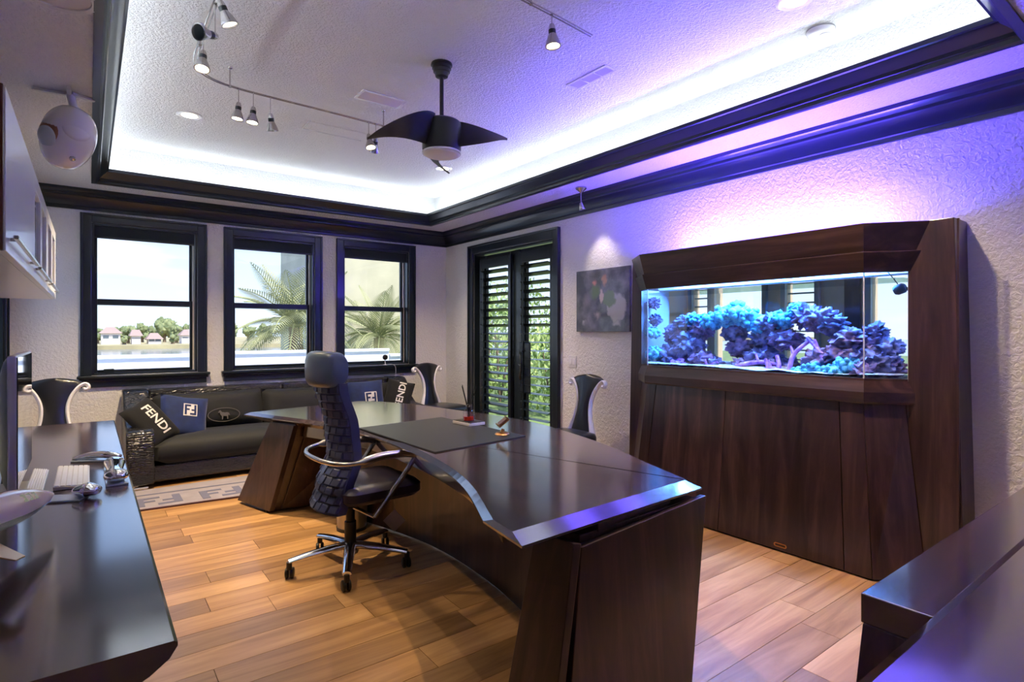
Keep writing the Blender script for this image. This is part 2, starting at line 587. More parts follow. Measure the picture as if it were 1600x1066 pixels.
# ---- floor: a slab with every board laid on it
floor = structure(MB().box(XL - 0.2, XR + 0.15, YF - 0.2, YB + 0.2, -0.15, -0.016), 'floor', 'subfloor', origin=(0, 0, 0))
PITCH, SEAM = 0.1825, 3.525
joint = {13: None}
known = {-1: 0.812, 0: 0.543, -6: 1.503, -5: 0.15, -10: 3.364, -12: 2.893, -4: 2.4, -2: 1.9}
r0 = int(math.floor((YF - SEAM) / PITCH))
r1 = int(math.ceil((YB - SEAM) / PITCH))
for r in range(r0, r1):
    ya, yb = max(SEAM + r * PITCH, YF), min(SEAM + (r + 1) * PITCH, YB)
    if yb - ya < 0.02:
        continue
    rng = random.Random(r + 900)
    cuts = [XL, XR]
    x = known.get(r, rng.uniform(XL + 0.3, XL + 1.5))
    seed = x
    while x < XR - 0.25:
        cuts.append(x)
        x += rng.uniform(0.95, 1.75)
    x = seed - rng.uniform(0.95, 1.6)
    while x > XL + 0.25:
        cuts.append(x)
        x -= rng.uniform(0.95, 1.6)
    cuts.sort()
    for a, b in zip(cuts, cuts[1:]):
        g = 0.0012
        MB().box(a + g, b - g, ya + g, yb - g, -0.016, 0.0).build('plank', 'floor_oak', floor)

# ---- windows of the back wall and the left wall
def window(n, a, b, frame):
    """a, b = outer casing along the wall; frame(x, depth, z) -> world (depth > 0 goes outdoors)"""
    def bx(mb, x0, x1, d0, d1, z0, z1):
        p, q = frame(x0, d0, z0), frame(x1, d1, z1)
        mb.box(min(p[0], q[0]), max(p[0], q[0]), min(p[1], q[1]), max(p[1], q[1]), z0, z1)
        return mb
    w = thing('window_%d' % n, frame((a + b) / 2, 0, 0.86), kind='structure')
    i0, i1 = a + 0.09, b - 0.09
    mb = MB()
    for x0, x1 in ((a, i0), (i1, b)):
        bx(mb, x0, x1, -0.022, 0, WZ0 - 0.002, 2.547)
    bx(mb, i0, i1, -0.022, 0, WZ1, 2.547)
    mb.build('casing', 'trim_black', w, bev=0.006)
    mb = MB()
    for x0, x1 in ((a, a + 0.022), (b - 0.022, b)):
        bx(mb, x0, x1, -0.036, -0.022, WZ0, 2.547)
    bx(mb, a + 0.022, b - 0.022, -0.036, -0.022, 2.525, 2.547)
    mb.build('casing_bead', 'trim_black', w, bev=0.004)
    mb = MB()
    for x0, x1 in ((i0, i0 + 0.02), (i1 - 0.02, i1)):
        bx(mb, x0, x1, 0.0, 0.2, WZ0, WZ1)
    bx(mb, i0, i1, 0.0, 0.2, WZ1 - 0.02, WZ1)
    bx(mb, i0, i1, 0.0, 0.2, WZ0, WZ0 + 0.015)
    mb.build('jamb', 'trim_black', w)
    mb = bx(MB(), i1 - 0.030, i1 - 0.020, 0.10, 0.19, WZ0 + 0.02, WZ1 - 0.12)
    mb.build('jamb_liner', 'smooth_white', w)
    mb = bx(MB(), a - 0.025, b + 0.025, -0.075, 0.0, 0.950, 0.978)
    mb.build('sill', 'trim_dark', w, bev=0.008)
    mb = bx(MB(), a + 0.005, b - 0.005, -0.030, 0.0, 0.862, 0.950)
    bx(mb, a - 0.008, b + 0.008, -0.048, 0.0, 0.920, 0.950)
    mb.build('apron', 'trim_dark', w, bev=0.005)
    bx(MB(), i0 + 0.022, i1 - 0.022, 0.025, 0.032, 2.335, WZ1 - 0.02).build('roller_shade', 'shade_fabric', w)
    bx(MB(), i0 + 0.022, i1 - 0.022, 0.020, 0.037, 2.318, 2.335).build('shade_hem_bar', 'trim_black', w, bev=0.003)
    for nm, z0, z1, d in (('upper_sash', 1.668, WZ1 - 0.02, 0.13), ('lower_sash', WZ0 + 0.015, 1.728, 0.09)):
        mb = MB()
        for x0, x1 in ((i0 + 0.02, i0 + 0.045), (i1 - 0.058, i1 - 0.032)):
            bx(mb, x0, x1, d, d + 0.035, z0, z1)
        bx(mb, i0 + 0.045, i1 - 0.058, d, d + 0.035, z0, z0 + (0.055 if nm == 'upper_sash' else 0.03))
        bx(mb, i0 + 0.045, i1 - 0.058, d, d + 0.035, z1 - (0.035 if nm == 'upper_sash' else 0.055), z1)
        s_ = mb.build(nm, 'trim_black', w, bev=0.003)
        bx(MB(), i0 + 0.045, i1 - 0.058, d + 0.015, d + 0.019, z0 + 0.03, z1 - 0.034).build('pane', 'window_glass', s_)
    return w
for k, (a, b) in enumerate(WINS):
    w = window(k + 1, a, b, lambda x, d, z: (x, YB + d, z))
    if k == 0:
        MB().box(0.115, 0.20, YB + 0.065, YB + 0.09, 0.985, 1.035).build('sash_latch', 'trim_black', w, bev=0.006)
window(4, 5.53, 6.69, lambda y, d, z: (XL - d, y, z))

# ---- double door with plantation shutters in the right wall
DY0, DY1 = 4.53, 6.09
door = thing('door_1', (XR, 5.31, 0), kind='structure')
mb = MB()
for y0, y1 in ((4.426, DY0), (DY1, 6.193)):
    mb.box(XR - 0.026, XR, y0, y1, 0, 2.507)
mb.box(XR - 0.026, XR, DY0, DY1, 2.40, 2.507)
mb.build('casing', 'trim_black', door, bev=0.006)
mb = MB()
for y0, y1 in ((4.426, 4.450), (6.169, 6.193)):
    mb.box(XR - 0.042, XR - 0.026, y0, y1, 0, 2.507)
mb.box(XR - 0.042, XR - 0.026, 4.45, 6.169, 2.483, 2.507)
mb.build('casing_bead', 'trim_black', door, bev=0.004)
mb = MB()
mb.box(XR, XR + 0.15, DY0, DY0 + 0.02, 0, 2.40)
mb.box(XR, XR + 0.15, DY1 - 0.02, DY1, 0, 2.40)
mb.box(XR, XR + 0.15, DY0 + 0.02, DY1 - 0.02, 2.38, 2.40)
mb.build('jamb', 'trim_black', door)
def shutter_leaf(y0, y1, glass0, glass1, lv0, lv1, tilt_top, tilt_low):
    leaf = MB()
    leaf.box(XR + 0.07, XR + 0.115, y0, glass0, 0.02, 2.37)
    leaf.box(XR + 0.07, XR + 0.115, glass1, y1, 0.02, 2.37)
    leaf.box(XR + 0.07, XR + 0.115, glass0, glass1, 2.26, 2.37)
    leaf.box(XR + 0.07, XR + 0.115, glass0, glass1, 0.02, 0.26)
    lf = leaf.build('door_leaf', 'trim_black', door, bev=0.004)
    MB().box(XR + 0.09, XR + 0.095, glass0, glass1, 0.26, 2.26).build('pane', 'window_glass', lf)
    sh = MB()
    sh.box(XR + 0.012, XR + 0.050, lv0 - 0.05, lv0, 0.16, 2.32)
    sh.box(XR + 0.012, XR + 0.050, lv1, lv1 + 0.05, 0.16, 2.32)
    sh.box(XR + 0.012, XR + 0.050, lv0, lv1, 2.20, 2.32)
    sh.box(XR + 0.012, XR + 0.050, lv0, lv1, 0.16, 0.28)
    s_ = sh.build('shutter_frame', 'trim_black', door, bev=0.003)
    protos = {}
    for i in range(20):
        z = 2.150 - i * 0.096
        an = tilt_top if i < 8 else tilt_low
        if an not in protos:
            prof = [(-0.050, 0.0), (-0.025, 0.0045), (0.025, 0.0045), (0.050, 0.0), (0.025, -0.0045), (-0.025, -0.0045)]
            ca, sa = math.cos(R(an)), math.sin(R(an))
            pts = [(x * ca - zz * sa, x * sa + zz * ca) for x, zz in prof]
            protos[an] = (MB().loft([[(XR + 0.031 + a, lv0 + 0.004, z + b) for a, b in pts], [(XR + 0.031 + a, lv1 - 0.004, z + b) for a, b in pts]]).build('louver', 'louver_paint', s_), z)
        else:
            c = protos[an][0].copy()
            COL.objects.link(c)
            c.parent = s_
            c.location = (0, 0, z - protos[an][1])
    MB().box(XR - 0.024, XR - 0.014, lv1 - 0.075, lv1 - 0.062, 0.30, 2.14).build('tilt_rod', 'trim_black', s_)
    return lf
shutter_leaf(5.30, 6.06, 5.40, 5.92, 5.375, 5.93, -20, 14)
lf = shutter_leaf(4.56, 5.20, 4.62, 5.10, 4.615, 5.115, -20, 4)
MB().box(XR + 0.055, XR + 0.120, 5.20, 5.30, 0.02, 2.37).build('astragal', 'trim_black', door, bev=0.005)
# lock plate and curved pull
MB().box(XR - 0.012, XR + 0.008, 4.93, 5.125, 0.71, 1.28).build('lock_plate', 'trim_black', door, bev=0.012)
pull = [(XR - 0.012, 5.10, 0.86), (XR - 0.05, 5.06, 0.90), (XR - 0.065, 5.02, 0.99), (XR - 0.06, 5.03, 1.08), (XR - 0.03, 5.09, 1.15), (XR - 0.012, 5.11, 1.16)]
MB().tube(catmull(pull, 5), 0.012, 8).build('door_pull', 'trim_dark', door, smooth=40)
MB().tube([(XR - 0.012, 5.08, 1.03), (XR - 0.05, 5.08, 1.03), (XR - 0.055, 5.02, 1.00)], 0.011, 8).build('door_lever', 'trim_dark', door, smooth=40)
MB().lathe([(0.001, -0.02), (0.026, -0.02), (0.026, 0.0), (0.001, 0.0)], (XR - 0.012, 5.06, 1.20), 14, Matrix.Rotation(R(90), 3, 'Y')).build('lock_cylinder', 'trim_dark', door, smooth=40)

# ---- the bright room seen through the fish tank
AX0, AX1, AY0, AY1 = XR + 0.15, 5.95, 0.20, 4.30
mb = wall_y(MB(), AX1, AX1 + 0.12, AY0, AY1 + 0.1, 2.7, [(3.98, 4.20, 0.6, 2.3), (3.30, 3.88, 0.6, 2.3), (2.74, 3.04, 0.6, 2.3), (1.82, 2.22, 0.6, 2.3)])
structure(mb, 'wall_annex_far', 'wall_tan' if 'wall_tan' in MAT else plain('wall_tan', (0.72, 0.56, 0.38), 0.8), origin=(0, 0, 0))
structure(MB().box(AX0, AX1 + 0.12, AY1, AY1 + 0.1, 0, 2.7), 'wall_annex_left', 'wall_tan', origin=(0, 0, 0))
structure(MB().box(AX0, AX1 + 0.12, AY0 - 0.1, AY0, 0, 2.7), 'wall_annex_right', 'wall_tan', origin=(0, 0, 0))
structure(MB().box(AX0, AX1 + 0.12, AY0 - 0.1, AY1 + 0.1, 2.7, 2.8), 'ceiling_annex', 'smooth_white', origin=(0, 0, 0))
structure(MB().box(AX0, AX1 + 0.12, AY0 - 0.1, AY1 + 0.1, -0.15, 0), 'floor_annex', 'wall_tan', origin=(0, 0, 0))
for k, (y0, y1) in enumerate(((3.98, 4.20), (3.30, 3.88), (2.74, 3.04), (1.82, 2.22))):
    w = thing('window_%d' % (k + 5), (AX1, (y0 + y1) / 2, 0.6), kind='structure')
    mb = MB()
    for a, b in ((y0 - 0.05, y0), (y1, y1 + 0.05)):
        mb.box(AX1 - 0.05, AX1, a, b, 0.6, 2.35)
    mb.box(AX1 - 0.05, AX1, y0, y1, 2.3, 2.35)
    mb.build('casing', plain('annex_frame', (0.36, 0.42, 0.42), 0.5) if 'annex_frame' not in MAT else 'annex_frame', w, bev=0.004)
    if k in (0, 2):
        for i in range(12):
            MB().box(AX1 + 0.02, AX1 + 0.05, y0, y1, 1.0 + i * 0.1, 1.016 + i * 0.1).build('blind_slat', 'annex_frame', w)
o = MB().box(AX1 - 0.03, AX1 - 0.002, 2.32, 2.46, 1.10, 1.86).build('wall_picture', 'trim_dark')
tag(o, 'dark narrow panel on the tan wall seen through the fish tank', 'wall panel')

# ================================================================== MAIN DESK
def offset_poly(poly, ds):
    """shrink a clockwise plan polygon, one distance per edge i -> i+1"""
    n = len(poly)
    out = []
    for i in range(n):
        p = Vector(poly[i]); a = Vector(poly[i - 1]); b = Vector(poly[(i + 1) % n])
        e0, e1 = (p - a).normalized(), (b - p).normalized()
        n0, n1 = Vector((e0.y, -e0.x)), Vector((e1.y, -e1.x))
        d0, d1 = ds[i - 1], ds[i]
        det = n0.x * n1.y - n0.y * n1.x
        if abs(det) < 0.05:
            q = p + (n0 + n1).normalized() * (d0 + d1) / 2
        else:
            q = p + Vector(((d0 * n1.y - d1 * n0.y) / det, (n0.x * d1 - n1.x * d0) / det))
        out.append(q)
    return out
K = 1.034
inner = [(1.047, 1.345)] + [tuple(p) for p in catmull([(1.081, 1.605), (1.223, 1.931), (1.313, 2.236), (1.375, 2.613), (1.400, 2.964), (1.400, 3.30), (1.365, 3.64), (1.260, 4.017), (1.095, 4.45)], 5)] + [(0.972, 4.80)]
outer = [tuple(p) for p in catmull([(2.04, 1.40), (2.17, 1.761), (2.319, 2.147), (2.426, 2.567), (2.505, 3.047), (2.485, 3.472), (2.40, 3.878), (2.30, 4.377), (2.13, 4.80), (1.95, 4.99)], 5)]
poly = [(x * K, y * K) for x, y in inner + outer[::-1]]
n_in, n_tot = len(inner), len(poly)
def dset(i_in, far, i_out, near):
    return [i_in] * (n_in - 1) + [far] + [i_out] * (n_tot - n_in - 1) + [near]
ZD = 0.75
desk = thing('executive_desk', (1.75, 3.2, 0), 'long bow shaped dark walnut desk standing before the navy chair', 'desk')
rim = poly
edge_in = dset(0.026, 0.05, 0.03, 0.075)
edge_in[0] = 0.009
top_ = offset_poly(poly, edge_in)
und = offset_poly(poly, dset(0.075, 0.16, 0.14, 0.11))
mb = MB().loft([[(p[0], p[1], 0.682) for p in und], [(p[0], p[1], 0.722) for p in rim], [(p[0], p[1], 0.730) for p in rim], [(p[0], p[1], ZD) for p in top_]])
mb.build('desk_top', 'walnut_y', desk)
# curved apron behind the inner edge
cur = [Vector(p) for p in poly[3:n_in - 2]]
ap = []
for d0 in (0.095, 0.125):
    ap.append([])
    for i, p in enumerate(cur):
        e = (cur[min(i + 1, len(cur) - 1)] - cur[max(i - 1, 0)]).normalized()
        ap[-1].append(p + Vector((e.y, -e.x)) * d0)
rings = [[(a.x, a.y, 0.600), (b.x, b.y, 0.600), (b.x, b.y, 0.692), (a.x, a.y, 0.692)] for a, b in zip(*ap)]
MB().loft(rings).build('apron', 'walnut_y', desk, smooth=30)
# modesty panel
mp_pts = catmull([(1.50, 4.62, 0), (1.591, 4.05, 0), (1.74, 3.45, 0), (1.788, 3.046, 0), (1.775, 2.6, 0), (1.735, 2.30, 0), (1.66, 1.95, 0), (1.585, 1.64, 0)], 6)
MB().loft([[(p.x, p.y, 0.015), (p.x + 0.03, p.y, 0.015), (p.x + 0.03, p.y, 0.69), (p.x, p.y, 0.69)] for p in mp_pts]).build('modesty_panel', 'walnut_plain_z', desk, smooth=30)
# near pedestal
ped = MB().hexa([(1.24, 1.37, 0.0), (1.90, 1.40, 0.0), (1.92, 1.62, 0.0), (1.23, 1.60, 0.0)], [(1.37, 1.43, 0.69), (2.08, 1.46, 0.69), (2.08, 1.62, 0.69), (1.38, 1.58, 0.69)]).build('pedestal', 'walnut_plain_z', desk, bev=0.003)
MB().slab([(1.215, 1.335, 0.0), (1.925, 1.365, 0.0), (2.115, 1.430, 0.700), (1.345, 1.395, 0.665)], (0, -1, 0.1), 0.032).build('end_panel', 'walnut_plain_z', ped, bev=0.003)
MB().slab([(1.164, 1.62, 0.0), (1.148, 1.345, 0.0), (1.300, 1.385, 0.690), (1.306, 1.60, 0.668)], (-1, 0, 0.2), 0.035).build('side_board', 'walnut_zx', ped, bev=0.003)
MB().hexa([(1.46, 1.43, 0.680), (1.93, 1.475, 0.690), (1.93, 1.60, 0.690), (1.46, 1.60, 0.680)], [(1.46, 1.43, 0.716), (1.93, 1.475, 0.716), (1.93, 1.60, 0.716), (1.46, 1.60, 0.716)]).build('pencil_drawer', 'walnut_plain_y', ped, bev=0.002)
# far pedestal
ped = MB().hexa([(1.135, 4.61, 0.02), (1.15, 5.03, 0.02), (1.95, 4.95, 0.02), (1.90, 4.50, 0.02)], [(1.255, 4.43, 0.69), (1.17, 4.70, 0.69), (2.0, 4.80, 0.69), (2.0, 4.40, 0.69)]).build('pedestal', 'walnut_plain_z', desk, bev=0.003)
MB().slab([(0.971, 5.04, 0.022), (1.107, 4.575, 0.022), (1.240, 4.405, 0.690), (1.140, 4.700, 0.690)], (-1, -0.3, 0.2), 0.04).build('side_board', 'walnut_zx', ped, bev=0.003)
MB().slab([(1.20, 4.585, 0.022), (1.80, 4.50, 0.022), (1.95, 4.36, 0.69), (1.34, 4.36, 0.69)], (0, -1, 0.1), 0.03).build('end_panel', 'walnut_plain_z', ped, bev=0.003)
MB().hexa([(1.10, 4.64, 0.0), (1.12, 4.98, 0.0), (1.85, 4.90, 0.0), (1.82, 4.56, 0.0)], [(1.10, 4.64, 0.02), (1.12, 4.98, 0.02), (1.85, 4.90, 0.02), (1.82, 4.56, 0.02)]).build('plinth', 'walnut_plain_z', ped)

# ---- things on the desk
bl = [(1.45, 3.643), (1.484, 2.662), (2.168, 2.745), (2.134, 3.73)]
o = MB().prism(bl, ZD, ZD + 0.007).build('desk_mat', 'leather_mat', bev=0.002)
tag(o, 'large black leather desk mat lying on the walnut desk', 'desk mat')
zt = ZD + 0.007
root = thing('reed_tray', (2.125, 3.335, zt), 'small pale square tray under the reed diffuser bottle', 'tray')
rt = Matrix.Rotation(R(4), 3, 'Z')
MB().obox((2.125, 3.335, zt + 0.010), (0.135, 0.20, 0.020), rt).build('tray_base', 'cream_label', root, bev=0.003)
MB().obox((2.125, 3.335, zt + 0.022), (0.125, 0.19, 0.004), rt).build('tray_top', 'black_rubber', root)
zb = zt + 0.024
root = thing('reed_diffuser', (2.125, 3.335, zb), 'clear glass reed diffuser with red oil and black reeds', 'diffuser')
MB().lathe([(0.038, 0.0), (0.040, 0.004), (0.040, 0.058), (0.034, 0.072), (0.017, 0.080), (0.016, 0.100)], (2.125, 3.335, zb), 20).build('bottle', 'bottle_glass', root, smooth=40)
MB().lathe([(0.001, 0.003), (0.036, 0.003), (0.036, 0.030), (0.001, 0.030)], (2.125, 3.335, zb), 20).build('oil', 'red_liquid', root, smooth=40)
MB().lathe([(0.017, 0.096), (0.021, 0.096), (0.021, 0.112), (0.017, 0.112)], (2.125, 3.335, zb), 20).build('collar', 'nickel', root, smooth=40)
for i in range(8):
    a = i * 0.785 + 0.2
    d = 0.045 + 0.012 * (i % 3)
    MB().tube([(2.125 - 0.01 * math.cos(a), 3.335 - 0.01 * math.sin(a), zb + 0.02), (2.125 + d * math.cos(a), 3.335 + d * math.sin(a), zb + 0.235 + 0.015 * (i % 2))], 0.0026, 5).build('reed', 'black_rubber', root)
cx, cy = 2.075, 2.865
root = thing('card_holder', (cx, cy, zt), 'bronze tilted card holder on a round foot', 'card holder')
MB().lathe([(0.001, 0), (0.046, 0), (0.048, 0.004), (0.042, 0.011), (0.018, 0.016), (0.001, 0.016)], (cx, cy, zt), 20).build('foot', 'brass', root, smooth=40)
MB().tube([(cx, cy, zt + 0.014), (cx + 0.006, cy, zt + 0.034)], [0.016, 0.010], 10).build('stem', 'brass', root, smooth=40)
rt = Euler((R(-4), R(-38), R(-25))).to_matrix()
cc = Vector((cx + 0.008, cy, zt + 0.072))
MB().obox(cc, (0.075, 0.105, 0.006), rt).obox(cc + rt @ Vector((0.037, 0, 0.010)), (0.006, 0.105, 0.022), rt).obox(cc + rt @ Vector((-0.037, 0, 0.010)), (0.006, 0.105, 0.022), rt).build('cradle', 'brass', root, bev=0.0015)
MB().obox(cc + rt @ Vector((0, 0, 0.011)), (0.060, 0.100, 0.010), rt).build('card_stack', 'plane_belly', root)

# ================================================================== EXECUTIVE CHAIR (built facing +x, then turned)
ch = thing('executive_chair', (1.25, 3.275, 0), 'navy woven leather executive chair with tall headrest and chrome arms', 'office chair', rz=R(3))
B = dict(parent=ch, world=False)
MB().lathe([(0.001, 0.085), (0.050, 0.085), (0.055, 0.10), (0.050, 0.135), (0.036, 0.15), (0.001, 0.15)], n=20).build('hub', 'chrome', smooth=40, **B)
MB().lathe([(0.034, 0.14), (0.034, 0.27), (0.026, 0.275), (0.026, 0.43), (0.001, 0.43)], n=18).build('gas_column', 'black_rubber', smooth=40, **B)
for k in range(5):
    a = R(27 + 72 * k)
    ca, sa = math.cos(a), math.sin(a)
    rings = []
    for t in range(8):
        u = t / 7
        r = 0.035 + 0.315 * u
        w = 0.034 - 0.010 * u
        zc_ = 0.128 - 0.030 * u * u
        hh = 0.024 - 0.010 * u
        sec = [(w * math.cos(q), hh * math.sin(q)) for q in (2 * math.pi * j / 10 for j in range(10))]
        rings.append([(r * ca - x * sa, r * sa + x * ca, zc_ + z) for x, z in sec])
    MB().loft(rings).build('base_leg', 'chrome', smooth=50, **B)
    px, py = 0.345 * ca, 0.345 * sa
    cs = MB().tube([(px, py, 0.095), (px, py, 0.055)], 0.016, 10).build('caster', 'black_rubber', smooth=40, **B)
    sw = a + R((40, -30, 70, 20, -60)[k])
    for sgn in (-1, 1):
        m_ = Matrix.Rotation(sw, 3, 'Z') @ Matrix.Rotation(R(90), 3, 'X')
        c_ = Vector((px, py, 0.030)) + Matrix.Rotation(sw, 3, 'Z') @ Vector((-0.014, 0.014 * sgn, 0))
        MB().lathe([(0.001, -0.010), (0.024, -0.010), (0.030, -0.006), (0.030, 0.006), (0.024, 0.010), (0.001, 0.010)], c_, 16, m_).build('wheel', 'black_rubber', cs, smooth=40, world=False)
# seat
def rrect(hx, hy, r, n=5):
    pts = []
    for cxs, cys, a0 in ((hx - r, hy - r, 0), (-hx + r, hy - r, 90), (-hx + r, -hy + r, 180), (hx - r, -hy + r, 270)):
        for i in range(n + 1):
            a = R(a0 + 90 * i / n)
            pts.append((cxs + r * math.cos(a), cys + r * math.sin(a)))
    return pts
def cushion(mb, cx, cy, z0, z1, hx, hy, r, crown=0.02, edge=0.02):
    rr = rrect(hx, hy, r)
    def ring(k, z):
        return [(cx + x * k, cy + y * k, z) for x, y in rr]
    sh = min(hx, hy)
    k1 = 1 - edge / sh
    return mb.loft([ring(k1, z0), ring(1, z0 + edge), ring(1, z1 - edge), ring(k1, z1), ring(0.7, z1 + crown * 0.6), ring(0.35, z1 + crown), ring(0.02, z1 + crown)])
cushion(MB(), 0.115, 0, 0.42, 0.515, 0.245, 0.255, 0.07, 0.012, 0.025).build('seat', 'seat_leather', smooth=45, **B)
MB().obox((0.03, 0, 0.405), (0.30, 0.30, 0.03)).build('seat_plate', 'black_rubber', bev=0.006, **B)
# backrest shell: centre line x(z), half width w(z)
def lerp_tab(tab, z):
    for (a, va), (b, vb) in zip(tab, tab[1:]):
        if z <= b:
            t = (z - a) / (b - a)
            t = t * t * (3 - 2 * t)
            return va + (vb - va) * t
    return tab[-1][1]
BXT = [(0.37, -0.215), (0.48, -0.180), (0.68, -0.115), (0.85, -0.130), (1.10, -0.195), (1.30, -0.21)]
BWT = [(0.37, 0.190), (0.50, 0.195), (0.75, 0.180), (1.10, 0.165), (1.30, 0.16)]
def back_pt(s_, z, off):
    w = lerp_tab(BWT, z)
    y = w * s_
    return Vector((lerp_tab(BXT, z) + 0.055 * s_ * s_ - off, y, z))
NB = 12
rings = []
for i in range(15):
    z = 0.375 + (1.11 - 0.375) * i / 14
    rings.append([back_pt(-1 + 2 * j / NB, z, 0.0) for j in range(NB + 1)] + [back_pt(1 - 2 * j / NB, z, -0.05) for j in range(NB + 1)])
shell = MB().loft(rings).build('backrest', 'blue_leather', smooth=50, **B)
rows, cols = 15, 6
for r_ in range(rows):
    z0 = 0.385 + r_ * 0.0475
    z1 = z0 + 0.0475
    for c_ in range(-1, cols):
        s0 = -1 + 2 * (c_ + (0.5 if r_ % 2 else 0.0)) / cols
        s1 = s0 + 2 / cols
        s0, s1 = max(s0, -0.99), min(s1, 0.99)
        if s1 - s0 < 0.06:
            continue
        g = 0.010
        base = [back_pt(s0 + g, z0 + 0.002, -0.002), back_pt(s1 - g, z0 + 0.002, -0.002), back_pt(s1 - g, z1 - 0.002, -0.002), back_pt(s0 + g, z1 - 0.002, -0.002)]
        lift = 0.016 if (r_ + c_) % 2 else 0.011
        h = 0.035
        tp = [back_pt(s0 + h, z0 + 0.006, lift), back_pt(s1 - h, z0 + 0.006, lift), back_pt(s1 - h, z1 - 0.010, lift * 0.55), back_pt(s0 + h, z1 - 0.010, lift * 0.55)]
        MB().loft([base, tp]).build('weave_pad', 'blue_leather', shell, world=False)
# headrest
rings = []
for j in range(13):
    s_ = -1 + 2 * j / 12
    k = (1 - abs(s_) ** 4) ** 0.5 * 0.22 + 0.78 if abs(s_) < 1 else 0.70
    xx = -0.185 + 0.05 * s_ * s_
    sec = []
    for q in range(20):
        a = 2 * math.pi * q / 20
        ca, sa = math.cos(a), math.sin(a)
        sec.append((xx + 0.072 * k * math.copysign(abs(ca) ** 0.65, ca), 0.165 * s_, 1.186 + 0.105 * k * math.copysign(abs(sa) ** 0.65, sa)))
    rings.append(sec)
hd = MB().loft(rings).build('headrest', 'navy_headrest', smooth=60, **B)
for sgn in (-1, 1):
    MB().obox((-0.14, 0.11 * sgn, 1.09), (0.02, 0.05, 0.05)).build('headrest_bracket', 'brass', bev=0.004, **B)
# arms: one tube looping round the back
loop = [(0.30, 0.272, 0.672), (0.22, 0.278, 0.690), (0.06, 0.285, 0.702), (-0.08, 0.285, 0.695), (-0.17, 0.235, 0.685), (-0.215, 0.13, 0.682), (-0.225, 0.0, 0.680), (-0.215, -0.13, 0.678), (-0.17, -0.235, 0.675), (-0.08, -0.285, 0.678), (0.06, -0.285, 0.698), (0.22, -0.278, 0.690), (0.30, -0.272, 0.672)]
lp = catmull(loop, 5)
MB().tube(lp, [0.023 if p.x > -0.06 else 0.0135 for p in lp], 10).build('arm_loop', 'nickel', smooth=50, **B)
for sgn in (-1, 1):
    MB().tube([(0.298, 0.272 * sgn, 0.675), (0.20, 0.268 * sgn, 0.55), (0.03, 0.255 * sgn, 0.35)], 0.015, 10).build('arm_strut', 'nickel', smooth=50, **B)
    MB().tube([(0.03, 0.257 * sgn, 0.352), (-0.03, 0.10 * sgn, 0.385), (-0.03, 0.0, 0.395)], 0.011, 8).build('arm_bracket', 'nickel', smooth=50, **B)
    MB().tube([(0.28, 0.272 * sgn, 0.680), (0.325, 0.271 * sgn, 0.668)], 0.024, 10).build('arm_cap', 'black_rubber', smooth=50, **B)
tg = Matrix.Rotation(R(-36), 3, 'Z') @ Matrix.Rotation(R(45), 3, 'Y')
MB().obox((0.255, -0.07, 0.235), (0.098, 0.003, 0.098), tg).build('hang_tag', 'card', **B)
MB().tube([(0.255, -0.07, 0.30), (0.25, -0.07, 0.43)], 0.0015, 5).build('tag_cord', 'card', **B)

o = thing('waste_bin', (1.50, 3.90, 0), 'brushed steel round waste bin under the desk behind the chair', 'bin')
MB().lathe([(0.10, 0.0), (0.115, 0.30), (0.119, 0.30), (0.119, 0.305), (0.110, 0.305), (0.096, 0.01), (0.001, 0.01)], (1.50, 3.90, 0), 28).build('bin_body', 'steel_bin', o, smooth=40)
MB().lathe([(0.1045, 0.0), (0.106, 0.0), (0.107, 0.02), (0.1045, 0.02)], (1.50, 3.90, 0), 28).build('foot_ring', 'black_rubber', o, smooth=40)

# ================================================================== LEFT CREDENZA
CR0, CR1, CY0, CY1 = XL + 0.002, 0.150, 1.375, 5.085
cred = thing('credenza', (-0.2, 3.2, 0), 'long dark walnut credenza desk along the wall under the white cabinet', 'credenza')
prof = [(CR0, 0.655), (-0.02, 0.655), (0.05, 0.668), (0.10, 0.690), (0.135, 0.715), (CR1, 0.738), (CR1, 0.745), (0.143, ZD), (CR0, ZD)]
MB().loft([[(x, CY0, z) for x, z in prof], [(x, CY1, z) for x, z in prof]]).build('worktop', 'walnut_y', cred)
MB().box(CR0, -0.06, CY0 + 0.12, CY1 - 0.05, 0.06, 0.655).build('carcass', 'walnut_plain_y', cred, bev=0.003)
MB().box(CR0, -0.10, CY0 + 0.2, CY1 - 0.1, 0.0, 0.06).build('plinth', 'walnut_plain_z', cred)
MB().box(CR0, 0.060, CY0 + 0.055, CY0 + 0.105, 0.0, 0.655).build('end_panel', 'walnut_zx', cred, bev=0.003)
MB().box(CR0, 0.060, CY1 - 0.105, CY1 - 0.055, 0.0, 0.655).build('end_panel', 'walnut_zx', cred, bev=0.003)
for k in range(6):
    y0 = CY0 + 0.125 + k * 0.5716
    d_ = MB().box(-0.058, -0.038, y0 + 0.003, y0 + 0.5686, 0.07, 0.648).build('cabinet_door', 'walnut_z', cred, bev=0.002)
    MB().box(-0.038, -0.026, y0 + 0.20, y0 + 0.37, 0.60, 0.612).build('door_pull', 'nickel', d_, bev=0.002)

